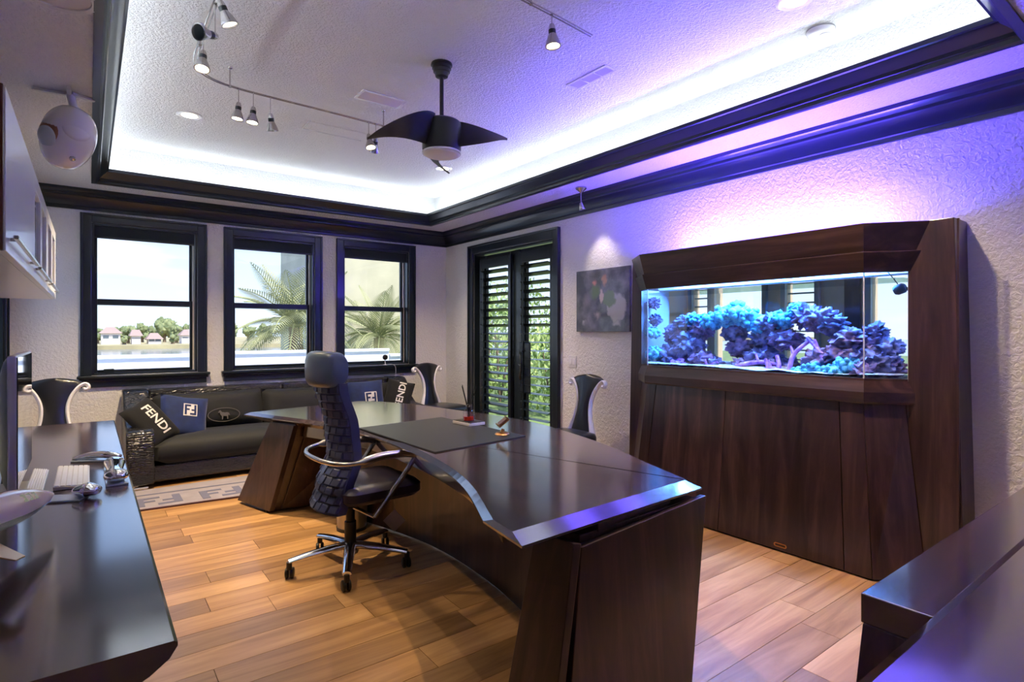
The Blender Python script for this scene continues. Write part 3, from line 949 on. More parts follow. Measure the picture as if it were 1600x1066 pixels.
# ================================================================== WHITE WALL CABINET
UX, UY0, UY1, UZ0, UZ1 = -0.200, 2.24, 5.41, 1.643, 2.138
uc = thing('wall_cabinet', (-0.4, 4.0, UZ0), 'glossy white wall cabinet with bar pulls hung above the credenza', 'wall cabinet')
MB().box(XL + 0.002, UX - 0.022, UY0 + 0.022, UY1, UZ0 + 0.012, UZ1 - 0.012).build('carcass', 'cabinet_white', uc)
MB().box(XL + 0.002, UX - 0.004, UY0, UY0 + 0.022, UZ0, UZ1).build('end_panel', 'plane_belly', uc, bev=0.002)
MB().box(XL + 0.002, UX - 0.022, UY0 + 0.022, UY1, UZ0, UZ0 + 0.012).build('bottom_panel', 'cabinet_white', uc)
MB().box(XL + 0.002, UX - 0.022, UY0 + 0.022, UY1, UZ1 - 0.012, UZ1).build('top_panel', 'cabinet_white', uc)
DW = (UY1 - UY0 - 0.022) / 3
for k in range(3):
    y0 = UY0 + 0.022 + k * DW
    a, b = y0 + 0.003, y0 + DW - 0.003
    if k == 0:
        d_ = MB().box(UX - 0.022, UX, a, b, UZ0 + 0.002, UZ1).build('cabinet_door', 'cabinet_white', uc, bev=0.002)
    else:
        mb = MB()
        mb.box(UX - 0.022, UX, a, a + 0.09, UZ0 + 0.002, UZ1)
        mb.box(UX - 0.022, UX, b - 0.09, b, UZ0 + 0.002, UZ1)
        mb.box(UX - 0.022, UX, a + 0.09, b - 0.09, UZ0 + 0.002, UZ0 + 0.10)
        mb.box(UX - 0.022, UX, a + 0.09, b - 0.09, UZ1 - 0.07, UZ1)
        mid = (a + b) / 2
        mb.box(UX - 0.022, UX, mid - 0.05, mid + 0.05, UZ0 + 0.10, UZ1 - 0.07)
        d_ = mb.build('cabinet_door', 'cabinet_white', uc, bev=0.002)
        for p, q in ((a + 0.09, mid - 0.05), (mid + 0.05, b - 0.09)):
            MB().box(UX - 0.016, UX - 0.010, p, q, UZ0 + 0.10, UZ1 - 0.07).build('pane', 'dark_glass', d_)
    hp = MB().box(UX + 0.012, UX + 0.026, a + 0.05, b - 0.10, UZ0 + 0.045, UZ0 + 0.057).build('bar_pull', 'nickel', d_, bev=0.003)
    for yy in (a + 0.12, b - 0.17):
        MB().box(UX, UX + 0.014, yy, yy + 0.012, UZ0 + 0.046, UZ0 + 0.056).build('pull_post', 'nickel', hp)

# ================================================================== CORNER TABLES BY THE CAMERA
side = thing('low_sideboard', (2.4, 0.4, 0), 'dark walnut sideboard with sloping ends beside the fish tank cabinet', 'sideboard')
SX0, SX1, SY1 = 1.548, 3.22, 0.605
MB().hexa([(SX0 + 0.0, 0.452, 0.672), (SX1, 0.452, 0.672), (SX1, SY1, 0.672), (SX0 + 0.0, SY1, 0.672)], [(SX0, 0.452, ZD - 0.004), (SX1, 0.452, ZD - 0.004), (SX1, SY1, ZD - 0.004), (SX0, SY1, ZD - 0.004)]).build('top_board', 'walnut_x', side, bev=0.003)
MB().hexa([(SX0 - 0.085, 0.455, 0.03), (SX1, 0.455, 0.03), (SX1, SY1 + 0.02, 0.03), (SX0 - 0.085, SY1 + 0.03, 0.03)], [(SX0 - 0.004, 0.455, 0.672), (SX1, 0.455, 0.672), (SX1, SY1 - 0.006, 0.672), (SX0 - 0.004, SY1 - 0.006, 0.672)]).build('cabinet_body', 'walnut_plain_z', side, bev=0.002)
MB().box(SX0 - 0.04, SX1 - 0.02, 0.45, SY1 - 0.01, 0.0, 0.03).build('plinth', 'walnut_plain_z', side)
for k in range(3):
    x0 = SX0 + 0.03 + k * 0.545
    MB().slab([(x0 + 0.53, SY1 + 0.031 - 0.0 + 0.006, 0.05), (x0, SY1 + 0.037, 0.05), (x0 + 0.01, SY1 + 0.008, 0.655), (x0 + 0.53, SY1 + 0.008, 0.655)], (0, 1, 0), 0.016).build('cabinet_door', 'walnut_z', side)
tb = thing('work_table', (2.1, -0.1, 0), 'dark walnut table in front of the long low sideboard', 'table')
ty = 0.415
tp = [(0.92, -0.55), (0.92, ty), (3.20, ty), (3.20, -0.55)]
rim2 = [(0.88, -0.59), (0.88, ty + 0.032), (3.20, ty + 0.032), (3.20, -0.59)]
MB().loft([[(x, y, 0.700) for x, y in [(0.98, -0.5), (0.98, ty - 0.03), (3.2, ty - 0.03), (3.2, -0.5)]], [(x, y, 0.748) for x, y in rim2], [(x, y, 0.755) for x, y in rim2], [(x, y, 0.780) for x, y in tp]]).build('table_top', 'walnut_x', tb)
for x0, y0 in ((1.2, -0.45), (3.0, -0.45), (1.2, 0.25), (3.0, 0.25)):
    MB().box(x0, x0 + 0.09, y0, y0 + 0.09, 0, 0.700).build('leg', 'walnut_plain_z', tb, bev=0.003)

# ================================================================== FISH TANK UNIT
XP = 3.74                      # front of the tall back panel
def chain(pts, d):
    """offset an open plan chain outwards (towards -x), ends slide along x = XP"""
    P_ = [Vector(p) for p in pts]
    def line(a, b):
        e = (b - a).normalized()
        n = Vector((-e.y, e.x))
        if n.x > 0: n = -n
        return a + n * d, e
    ls = [line(a, b) for a, b in zip(P_, P_[1:])]
    def hit(l0, l1):
        (p, e), (q, f) = l0, l1
        den = e.x * f.y - e.y * f.x
        t = ((q.x - p.x) * f.y - (q.y - p.y) * f.x) / den
        return p + e * t
    wallx = (Vector((XP, 0)), Vector((0, 1)))
    return [hit(ls[0], wallx)] + [hit(a, b) for a, b in zip(ls, ls[1:])] + [hit(ls[-1], wallx)]
PLAN = [(XP, 3.15), (3.60, 2.975), (3.60, 1.39), (XP, 1.22)]          # tank plan, left end to right end
FLOORP = [(XP, 3.28), (3.512, 3.05), (3.512, 1.312), (XP, 1.115)]     # splayed foot
aq = thing('aquarium_cabinet', (3.7, 2.15, 0), 'tall dark walnut fish tank cabinet with splayed doors and stepped hood', 'aquarium cabinet')
ZB0, ZB1, ZT0, ZT1, ZH1, ZH2 = 0.0, 0.985, 1.130, 1.745, 1.862, 2.022
# tall back panel in pieces round the tank
MB().hexa([(XP, 0.955, 0), (XR - 0.003, 0.955, 0), (XR - 0.003, 1.215, 0), (XP, 1.215, 0)], [(XP, 1.000, ZH2), (XR - 0.003, 1.000, ZH2), (XR - 0.003, 1.215, ZH2), (XP, 1.215, ZH2)]).build('back_panel', 'walnut_plain_z', aq, bev=0.003)
MB().hexa([(XP, 3.155, 0), (XR - 0.003, 3.155, 0), (XR - 0.003, 3.30, 0), (XP, 3.30, 0)], [(XP, 3.155, ZH2), (XR - 0.003, 3.155, ZH2), (XR - 0.003, 3.25, ZH2), (XP, 3.25, ZH2)]).build('back_panel', 'walnut_plain_z', aq, bev=0.003)
MB().box(XP, XR - 0.003, 1.215, 3.155, 0, ZB1).build('back_panel', 'walnut_z', aq)
for y0, y1 in ((0.975, 0.985),):
    MB().box(XP - 0.012, XP, y0, y1, 0.01, ZH2 - 0.01).build('panel_bead', 'walnut_plain_z', aq)
# splayed base
bot = [Vector((p[0], p[1], 0.012)) for p in FLOORP]
topb = [Vector((p[0], p[1], ZB1)) for p in PLAN]
core_b = chain(FLOORP, -0.02)
core_t = chain(PLAN, -0.02)
MB().hexa([(p.x, p.y, 0.0) for p in core_b], [(p.x, p.y, ZB1) for p in core_t]).build('base_carcass', 'walnut_plain_z', aq)
def panel(seg, t0, t1, name, z0=0.0, z1=1.0, gap=0.003):
    a, b = bot[seg], bot[seg + 1]
    c, d = topb[seg], topb[seg + 1]
    ln = (b - a).length
    g = gap / ln
    t0 += g; t1 -= g
    q = []
    for t, zz in ((t0, z0), (t1, z0), (t1, z1), (t0, z1)):
        lo, hi = a.lerp(b, t), c.lerp(d, t)
        q.append(lo.lerp(hi, zz))
    e = (b - a).normalized()
    n = Vector((e.y, -e.x, 0))
    if n.x > 0: n = -n
    return MB().slab(q, n, 0.018).build(name, 'walnut_z', aq, bev=0.0015)
panel(0, 0.03, 1, 'chamfer_panel')
panel(1, 0.0, 0.055, 'filler_strip')
panel(1, 0.055, 0.44, 'cabinet_door')
dr = panel(1, 0.44, 0.915, 'cabinet_door')
panel(1, 0.915, 1.0, 'filler_strip')
panel(2, 0.0, 0.97, 'chamfer_panel')
# recessed oval finger pull at the foot of the wide door
pc = P(1220, 852, x=3.522)
rr_ = rrect(0.042, 0.013, 0.013, 4)
rr2 = rrect(0.034, 0.007, 0.007, 4)
MB().loft([[(pc.x - 0.004, pc.y + a, pc.z + b) for a, b in rr_], [(pc.x - 0.010, pc.y + a, pc.z + b) for a, b in rr_], [(pc.x - 0.010, pc.y + a, pc.z + b) for a, b in rr2], [(pc.x + 0.002, pc.y + a, pc.z + b) for a, b in rr2]]).build('finger_pull', 'brass', dr, smooth=40)
# moulded ledge, hood tiers
def band(name, pts, stations, mat='walnut_plain_y', thick=0.02, cap_top=False):
    """a moulding that follows the chain; stations = (offset, z)"""
    rings_o = [chain(pts, d) for d, z in stations]
    rings_i = [chain(pts, stations[0][0] - thick)] * len(stations)
    m = MB()
    for i in range(len(pts) - 1):
        prof_a = [(rings_o[k][i], stations[k][1]) for k in range(len(stations))]
        prof_b = [(rings_o[k][i + 1], stations[k][1]) for k in range(len(stations))]
        ia, ib = rings_i[0][i], rings_i[0][i + 1]
        A = [(p.x, p.y, z) for p, z in prof_a] + [(ia.x, ia.y, stations[-1][1]), (ia.x, ia.y, stations[0][1])]
        Bq = [(p.x, p.y, z) for p, z in prof_b] + [(ib.x, ib.y, stations[-1][1]), (ib.x, ib.y, stations[0][1])]
        mm = MB().loft([A, Bq])
        mm.build(name, mat, aq, bev=0.0015)
band('ledge', PLAN, [(0.018, ZB1), (0.026, ZB1 + 0.01), (0.026, 1.052), (0.010, 1.100), (0.004, 1.118), (0.004, ZT0)], thick=0.05)
band('hood_lower_tier', PLAN, [(0.004, ZT1), (0.012, ZT1 + 0.004), (0.044, ZH1 - 0.006), (0.044, ZH1)])
band('hood_upper_tier', PLAN, [(0.022, ZH1), (0.030, ZH1 + 0.003), (0.070, ZH2 - 0.006), (0.070, ZH2)])
# tank floor, ends, panes
fl = chain(PLAN, -0.004)
MB().prism([(p.x, p.y) for p in fl] + [(XR + 0.15, 1.22), (XR + 0.15, 3.15)], ZT0 - 0.02, ZT0).build('tank_floor', 'walnut_plain_z', aq)
for y0, y1 in ((1.203, 1.216), (3.154, 3.167)):
    MB().box(XP + 0.001, XR + 0.148, y0, y1, ZT0 - 0.02, ZT1 + 0.01).build('tank_end', plain('tank_end_acrylic', (0.55, 0.56, 0.58), 0.3) if 'tank_end_acrylic' not in MAT else 'tank_end_acrylic', aq)
gp = [Vector((p[0], p[1])) for p in PLAN]
for i in range(3):
    a, b = gp[i], gp[i + 1]
    e = (b - a).normalized()
    n = Vector((-e.y, e.x))
    if n.x < 0: n = -n
    q = n * 0.008
    MB().loft([[(a.x, a.y, ZT0), (b.x, b.y, ZT0), (b.x + q.x, b.y + q.y, ZT0), (a.x + q.x, a.y + q.y, ZT0)], [(a.x, a.y, ZT1), (b.x, b.y, ZT1), (b.x + q.x, b.y + q.y, ZT1), (a.x + q.x, a.y + q.y, ZT1)]]).build('tank_pane', 'tank_glass', aq)
MB().box(XR + 0.138, XR + 0.146, 1.217, 3.153, ZT0, ZT1).build('tank_pane', 'tank_glass', aq)
for k in (1, 2):
    MB().tube([(gp[k].x + 0.002, gp[k].y, ZT0), (gp[k].x + 0.002, gp[k].y, ZT1)], 0.004, 6).build('silicone_seam', plain('silicone', (0.60, 0.60, 0.62), 0.3) if 'silicone' not in MAT else 'silicone', aq)
wt = chain(PLAN, -0.012)
MB().prism([(p.x, p.y) for p in wt] + [(XR + 0.13, 1.22), (XR + 0.13, 3.15)], 1.712, 1.714).build('water_surface', 'water_top', aq)
# lamp in the hood: blue towards the water, violet towards the ceiling
al = thing('aquarium_lamp', (3.82, 2.18, 1.875), 'slim LED lamp bar inside the fish tank hood glowing blue and violet', 'aquarium lamp')
MB().box(3.645, 3.93, 1.42, 2.95, 1.880, 1.910).build('housing', 'trim_dark', al, bev=0.004)
for k in range(3):
    y0 = 1.47 + k * 0.50
    MB().box(3.72, 3.91, y0, y0 + 0.42, 1.874, 1.8795).build('down_led', 'tank_led_down', al)
    MB().box(3.66, 3.78, y0, y0 + 0.42, 1.9105, 1.915).build('up_led', 'tank_led_up', al)
for yy in (1.25, 3.12):
    MB().tube([(3.80, yy, 1.895), (3.80, 1.43 if yy < 2 else 2.94, 1.895)], 0.006, 6).build('mount_rod', 'nickel', al)
# ---- reef
def coral_mat(name, a, b, scale=14, rough=0.6):
    m, n, bs = _new(name)
    t = n.nodes.new('ShaderNodeTexCoord')
    z = n.nodes.new('ShaderNodeTexNoise')
    z.inputs['Scale'].default_value = scale
    z.inputs['Detail'].default_value = 6
    ra = n.nodes.new('ShaderNodeValToRGB')
    ra.color_ramp.elements[0].position, ra.color_ramp.elements[0].color = 0.35, (*a, 1)
    ra.color_ramp.elements[1].position, ra.color_ramp.elements[1].color = 0.66, (*b, 1)
    k = n.nodes.new('ShaderNodeBump')
    k.inputs['Strength'].default_value = 0.8
    k.inputs['Distance'].default_value = 0.01
    n.links.new(t.outputs['Object'], z.inputs['Vector'])
    n.links.new(z.outputs[0], ra.inputs[0])
    n.links.new(ra.outputs[0], bs.inputs['Base Color'])
    n.links.new(z.outputs[0], k.inputs['Height'])
    n.links.new(k.outputs[0], bs.inputs['Normal'])
    bs.inputs['Roughness'].default_value = rough
    return m
coral_mat('reef_purple', (0.06, 0.04, 0.11), (0.42, 0.30, 0.56))
coral_mat('reef_indigo', (0.05, 0.05, 0.13), (0.32, 0.34, 0.62))
coral_mat('coral_cyan', (0.02, 0.20, 0.45), (0.25, 0.85, 0.95), 22)
coral_mat('coral_teal', (0.02, 0.18, 0.40), (0.15, 0.70, 0.92), 26)
coral_mat('coral_violet', (0.22, 0.06, 0.45), (0.70, 0.38, 0.95), 24)
coral_mat('reef_sand', (0.42, 0.40, 0.36), (0.74, 0.72, 0.66), 60)
coral_mat('frag_white', (0.5, 0.6, 0.75), (0.9, 0.95, 1.0), 30)
sand = [(p.x, p.y) for p in chain(PLAN, -0.02)] + [(XR + 0.13, 1.235), (XR + 0.13, 3.135)]
def sand_fn(i, j):
    y = 1.24 + (3.13 - 1.24) * i
    xf = 3.612 if 1.40 < y < 2.965 else 3.612 + max(1.40 - y, y - 2.965) * 0.82
    x = xf + (XR + 0.128 - xf) * j
    return (x, y, ZT0 + 0.018 + 0.014 * noise.noise(Vector((x * 9, y * 9, 1.3))) + 0.02 * j)
sm = MB().grid(sand_fn, 60, 16)
k0 = len(sm.v)
sm.grid(lambda i, j: (sand_fn(i, j)[0], sand_fn(i, j)[1], ZT0 + 0.001), 60, 16)
o = sm.build('sand', 'reef_sand', smooth=60)
tag(o, 'glowing turquoise sand bed along the bottom of the fish tank', 'sand', kind='stuff')
rng = random.Random(5)
ROCKS = [  # u, v, radius, depth x, material, kind
    (1050, 556, 0.085, 3.86, 'reef_indigo'), (1060, 524, 0.075, 3.90, 'reef_purple'), (1078, 540, 0.085, 3.84, 'reef_indigo'),
    (1075, 505, 0.070, 3.90, 'reef_indigo'), (1096, 515, 0.070, 3.88, 'reef_purple'), (1098, 566, 0.085, 3.82, 'reef_purple'),
    (1148, 520, 0.060, 3.92, 'reef_indigo'), (1160, 545, 0.070, 3.90, 'reef_purple'), (1118, 572, 0.060, 3.80, 'reef_indigo'),
    (1165, 575, 0.070, 3.86, 'reef_purple'), (1193, 560, 0.075, 3.88, 'reef_indigo'), (1195, 530, 0.065, 3.92, 'reef_indigo'),
    (1208, 508, 0.075, 3.88, 'reef_indigo'), (1228, 530, 0.070, 3.86, 'reef_purple'), (1232, 572, 0.060, 3.90, 'reef_indigo'),
    (1262, 495, 0.075, 3.86, 'reef_purple'), (1284, 500, 0.070, 3.84, 'reef_purple'), (1300, 508, 0.055, 3.82, 'reef_indigo'),
    (1282, 566, 0.075, 3.80, 'reef_purple'), (1310, 555, 0.075, 3.80, 'reef_purple'), (1330, 530, 0.070, 3.82, 'reef_purple'),
    (1342, 560, 0.080, 3.82, 'reef_indigo'), (1362, 540, 0.065, 3.84, 'reef_purple'), (1368, 520, 0.050, 3.86, 'reef_purple'),
    (1372, 568, 0.070, 3.80, 'reef_indigo'), (1388, 545, 0.055, 3.82, 'reef_indigo'), (1392, 575, 0.050, 3.80, 'reef_purple'), (1352, 580, 0.06, 3.74, 'reef_purple'),
    (1024, 500, 0.042, 3.80, 'reef_indigo'), (1022, 474, 0.038, 3.80, 'reef_purple'),
]
for i, (u, v, r, x, m_) in enumerate(ROCKS):
    p = P(u, v, x=x)
    r *= 1.18
    o = MB().ico(p, (r * rng.uniform(0.8, 1.1), r * rng.uniform(1.0, 1.35), r * rng.uniform(0.75, 1.0)), 4, 0.55, 3.2, i * 3.1).build('reef_rock', m_, smooth=80)
    hue = {'reef_purple': 'purple', 'reef_indigo': 'indigo blue'}[m_]
    spot = ('beside the blue end wall of the fish tank' if u < 1040 else 'in the mound under the big cyan corals' if u < 1130 else 'at the bright gap between the two mounds' if u < 1180
            else 'in the middle mound above the violet branches' if u < 1240 else 'on the overhanging ledge of the reef' if v < 515 and u < 1310 else 'at the foot of the overhanging reef ledge' if u < 1320 else 'in the mound beside the corner seam of the glass' if u < 1365 else 'in the pile under the circulation pump')
    tag(o, 'knobbly %s reef rock %s' % (hue, spot), 'rock', '%s rocks %s' % (hue, spot))
SOFT = [(1112, 502, 0.060, 3.84, 'coral_teal'), (1132, 494, 0.070, 3.84, 'coral_cyan'), (1152, 490, 0.075, 3.86, 'coral_cyan'), (1168, 496, 0.065, 3.86, 'coral_cyan'),
        (1086, 500, 0.050, 3.86, 'coral_teal'), (1184, 512, 0.045, 3.86, 'coral_teal'), (1222, 500, 0.055, 3.84, 'coral_teal'), (1248, 484, 0.045, 3.86, 'coral_cyan'),
        (1020, 520, 0.045, 3.78, 'coral_cyan'), (1022, 552, 0.05, 3.76, 'coral_cyan'), (1270, 580, 0.050, 3.72, 'coral_teal'), (1300, 582, 0.045, 3.70, 'coral_cyan'),
        (1325, 572, 0.055, 3.74, 'coral_cyan'), (1245, 585, 0.040, 3.70, 'coral_cyan'), (1060, 572, 0.050, 3.74, 'coral_violet'), (1110, 582, 0.035, 3.70, 'coral_violet')]
for i, (u, v, r, x, m_) in enumerate(SOFT):
    p = P(u, v, x=x)
    r *= 1.22
    mb = MB()
    rg = random.Random(i + 40)
    for k in range(42):
        d = Vector((rg.gauss(0, 1), rg.gauss(0, 1), rg.gauss(0, 1))).normalized()
        q = p + Vector((d.x * r * 0.85, d.y * r * 1.15, d.z * r * 0.8))
        mb.ico(q, r * rg.uniform(0.22, 0.36), 1, 0.25, 3, k)
    mb.ico(p, (r * 0.8, r * 1.1, r * 0.75), 2, 0.2, 3, i)
    o = mb.build('soft_coral', m_, smooth=80)
    col_ = {'coral_cyan': 'bright cyan', 'coral_teal': 'deep turquoise', 'coral_violet': 'violet'}[m_]
    spot = ('against the blue end wall of the tank' if u < 1040 else 'low on the sand' if v > 568 else 'on top of the mound with the bright gap' if u < 1180 else 'on the middle mound' if u < 1230 else 'on the overhanging reef ledge')
    tag(o, 'fluffy %s soft coral %s' % (col_, spot), 'coral', '%s soft corals %s' % (col_, spot))
BR = [((1088, 588, 3.72), (1105, 574, 3.74), (1122, 566, 3.76)), ((1150, 572, 3.76), (1185, 566, 3.76), (1215, 570, 3.78)), ((1170, 584, 3.74), (1205, 576, 3.74), (1230, 582, 3.74)),
      ((1232, 588, 3.74), (1240, 555, 3.76), (1268, 530, 3.80)), ((1216, 586, 3.74), (1217, 570, 3.74), (1214, 556, 3.76)), ((1198, 588, 3.74), (1200, 574, 3.74), (1196, 562, 3.76)), ((1286, 560, 3.74), (1278, 545, 3.76), (1262, 528, 3.80))]
for k, b in enumerate(BR):
    pts = [P(u, v, x=x) for u, v, x in b]
    path = catmull(pts, 5)
    mb = MB().tube(path, [0.018 - 0.006 * i / len(path) for i in range(len(path))], 8)
    mid = path[len(path) // 2]
    mb.tube([mid, mid + Vector((0.0, 0.02, 0.06))], [0.012, 0.007], 7)
    o = mb.build('branch_coral', 'coral_violet', smooth=60)
    tag(o, ('thin violet coral arm lying on the sand before the bright gap', 'long violet coral arm spanning under the middle mound', 'low violet coral arm lying in front of the middle mound', 'tall slanting violet coral arm reaching to the reef ledge', 'short upright violet coral arm next to the tall slanting one', 'short upright violet coral arm further from the slanting one', 'violet coral arm leaning the other way under the ledge')[k], 'coral', 'violet branch corals')
root = thing('circulation_pump', P(1406, 452, x=3.80), 'small black circulation pump clipped to the end of the fish tank', 'pump')
pc = P(1406, 452, x=3.80)
MB().lathe([(0.001, -0.03), (0.022, -0.03), (0.030, -0.015), (0.030, 0.02), (0.020, 0.032), (0.001, 0.032)], pc, 16, Matrix.Rotation(R(70), 3, 'X')).build('pump_body', 'black_rubber', root, smooth=40)
MB().obox(pc + Vector((0.01, -0.025, 0)), (0.02, 0.04, 0.02)).build('clip', 'black_rubber', root, bev=0.003)
MB().tube([pc + Vector((0, 0.01, 0.03)), pc + Vector((0, 0.05, 0.09)), pc + Vector((0, 0.09, 0.14))], 0.003, 5).build('cable', 'black_rubber', root)

# ================================================================== SOFA
sf = thing('sofa', (1.74, 6.34, 0), 'long black crocodile leather and velvet sofa under the windows', 'sofa')
croc = None
def croc_mat():
    m, n, b = _new('croc')
    lk = n.links.new
    b.inputs['Base Color'].default_value = (0.010, 0.010, 0.012, 1)
    b.inputs['Roughness'].default_value = 0.26
    b.inputs['Coat Weight'].default_value = 0.3
    t = n.nodes.new('ShaderNodeTexCoord')
    mp_ = n.nodes.new('ShaderNodeMapping')
    mp_.inputs['Scale'].default_value = (26, 26, 60)
    z = n.nodes.new('ShaderNodeTexVoronoi')
    z.feature = 'DISTANCE_TO_EDGE'
    z.inputs['Scale'].default_value = 1.0
    ra = n.nodes.new('ShaderNodeValToRGB')
    ra.color_ramp.elements[1].position = 0.16
    k = n.nodes.new('ShaderNodeBump')
    k.inputs['Strength'].default_value = 0.5
    k.inputs['Distance'].default_value = 0.006
    lk(t.outputs['Object'], mp_.inputs[0]); lk(mp_.outputs[0], z.inputs['Vector']); lk(z.outputs[0], ra.inputs[0]); lk(ra.outputs[0], k.inputs['Height']); lk(k.outputs[0], b.inputs['Normal'])
croc_mat()
MB().box(0.30, 3.17, 5.99, 6.70, 0.045, 0.195).build('base', 'croc', sf, bev=0.015)
arm = [(5.935, 0.04), (5.93, 0.46), (5.945, 0.505), (5.99, 0.53), (6.24, 0.545), (6.36, 0.62), (6.48, 0.78), (6.53, 0.825), (6.58, 0.835), (6.76, 0.835), (6.76, 0.04)]
for x0, x1 in ((0.255, 0.468), (3.005, 3.215)):
    MB().loft([[(x0, y, z) for y, z in arm], [(x1, y, z) for y, z in arm]]).build('arm', 'croc', sf, smooth=30, bev=0.018, seg=3)
for x0, x1 in ((0.468, 1.735), (1.739, 3.005)):
    MB().hexa([(x0, 6.54, 0.20), (x1, 6.54, 0.20), (x1, 6.76, 0.20), (x0, 6.76, 0.20)], [(x0, 6.60, 0.83), (x1, 6.60, 0.83), (x1, 6.76, 0.83), (x0, 6.76, 0.83)]).build('back', 'croc', sf, bev=0.02, seg=3)
for x0, x1 in ((0.470, 1.733), (1.741, 3.003)):
    cushion(MB(), (x0 + x1) / 2, 6.255, 0.197, 0.405, (x1 - x0) / 2, 0.30, 0.05, 0.035, 0.045).build('seat_cushion', 'sofa_velvet', sf, smooth=60)
def soft_block(cx, cy, cz, hx, hz, t, lean, sag, seed):
    """upright stuffed cushion, face towards -y"""
    mb = MB()
    lean_ = R(lean)
    def f(side):
        def g(i, j):
            a, b = 2 * i - 1, 2 * j - 1
            k = max(0.0, (1 - abs(a) ** 3.2) * (1 - abs(b) ** 3.2)) ** 0.45
            d = side * t * k
            x = hx * a * (1 - 0.02 * b * b)
            z = hz * b - (sag * (1 - a * a) if b > 0 else 0) * b
            d += 0.008 * noise.noise(Vector((a * 3 + seed, b * 3, side)))* k
            return (cx + x, cy - d * math.cos(lean_) + z * math.sin(lean_), cz + z * math.cos(lean_) + d * math.sin(lean_))
        return g
    mb.grid(f(1), 18, 12)
    mb.grid(f(-1), 18, 12)
    return mb
for k, (x0, x1, zz) in enumerate(((0.49, 1.50, 0.61), (1.50, 2.30, 0.60), (2.30, 2.995, 0.60))):
    cb = soft_block((x0 + x1) / 2, 6.50, zz, (x1 - x0) / 2, 0.185, 0.10, 16, 0.012, k * 5).build('back_cushion', 'sofa_velvet', sf, smooth=70)
    if k == 0:
        # embroidered oval with a standing horse
        ctr = P(350, 648, y=6.375)
        tilt = Matrix.Rotation(R(-14), 3, 'X')
        def em(x, z, lift=0.0):
            return ctr + tilt @ Vector((x, -lift - 0.004, z))
        ring_o, ring_i = [], []
        for q in range(36):
            a = 2 * math.pi * q / 36
            ring_o.append((math.cos(a) * 0.150, math.sin(a) * 0.072))
            ring_i.append((math.cos(a) * 0.143, math.sin(a) * 0.066))
        mb = MB()
        vs = [em(x, z) for x, z in ring_o] + [em(x, z) for x, z in ring_i]
        mb.add(vs, [(i, (i + 1) % 36, 36 + (i + 1) % 36, 36 + i) for i in range(36)])
        mb.build('oval_stitching', 'thread_dim', cb)
        horse = [(-0.052, 0.022), (-0.046, 0.034), (-0.036, 0.046), (-0.028, 0.044), (-0.018, 0.026), (0.008, 0.020), (0.030, 0.022), (0.044, 0.014), (0.052, -0.010), (0.046, -0.014), (0.042, 0.002), (0.036, -0.014), (0.034, -0.046), (0.026, -0.046), (0.024, -0.016), (-0.006, -0.014), (-0.012, -0.046), (-0.020, -0.046), (-0.022, -0.012), (-0.034, 0.006), (-0.036, 0.024), (-0.044, 0.018)]
        MB().add([em(x * 1.05, z * 1.05) for x, z in horse], [tuple(range(len(horse)))]).build('horse_embroidery', 'thread_dim', cb)
for x, y in ((0.33, 5.99), (3.14, 5.99), (0.33, 6.66), (3.14, 6.66)):
    MB().lathe([(0.001, 0), (0.022, 0), (0.026, 0.01), (0.020, 0.045), (0.001, 0.045)], (x, y, 0.0), 12).build('foot', 'chrome', sf, smooth=40)
MB().box(0.30, 0.42, 5.925, 5.95, 0.012, 0.03).build('foot_rail', 'chrome', sf, bev=0.003)

# ---- throw pillows
def letters(txt, size):
    cu = bpy.data.curves.new('lettering', 'FONT')
    cu.body, cu.size = txt, size
    cu.align_x, cu.align_y = 'CENTER', 'CENTER'
    cu.offset = size * 0.018
    cu.resolution_u = 3
    ob = bpy.data.objects.new('lettering', cu)
    COL.objects.link(ob)
    me = bpy.data.meshes.new_from_object(ob.evaluated_get(bpy.context.evaluated_depsgraph_get()))
    vs = [v.co.copy() for v in me.vertices]
    fs = [tuple(p.vertices) for p in me.polygons]
    bpy.data.objects.remove(ob)
    bpy.data.curves.remove(cu)
    bpy.data.meshes.remove(me)
    return vs, fs
MONO = [(0, 0, .18, 1), (.18, .82, .54, 1), (.18, .44, .42, .61), (.82, 0, 1, 1), (.46, 0, .82, .18), (.58, .39, .82, .56)]
def pil_h(a, b, t):
    return t * max(0.0, (1 - a * a) * (1 - b * b)) ** 0.42
def pillow(name, c, hx, hy, t, yaw, lean, roll, mat, label, seed=0):
    o = thing(name, c, label, 'pillow', 'throw pillows on the sofa')
    o.rotation_euler = (Matrix.Rotation(R(yaw), 3, 'Z') @ Matrix.Rotation(R(lean), 3, 'X') @ Matrix.Rotation(R(roll), 3, 'Z')).to_euler()
    def f(side):
        def g(i, j):
            a, b = 2 * i - 1, 2 * j - 1
            pull = 1 - 0.06 * (1 - abs(a * b)) * max(abs(a), abs(b)) ** 4
            w = 0.010 * noise.noise(Vector((a * 2.5 + seed, b * 2.5, side))) * (1 - max(abs(a), abs(b)) ** 4)
            return (hx * a * pull, hy * b * pull, side * pil_h(a, b, t) + w)
        return g
    cov = MB().grid(f(1), 16, 16).grid(f(-1), 16, 16).build('cover', mat, o, smooth=80, world=False)
    def on(x, y, lift=0.004):
        a, b = x / hx, y / hy
        return Vector((x, y, pil_h(a, b, t) + 0.010 * noise.noise(Vector((a * 2.5 + seed, b * 2.5, 1))) * (1 - max(abs(a), abs(b)) ** 4) + lift))
    return o, cov, on
def put_text(cov, on, txt, size, ox=0, oy=0):
    vs, fs = letters(txt, size)
    MB().add([on(v.x + ox, v.y + oy) for v in vs], fs).build('lettering', 'thread_silver', cov, world=False)
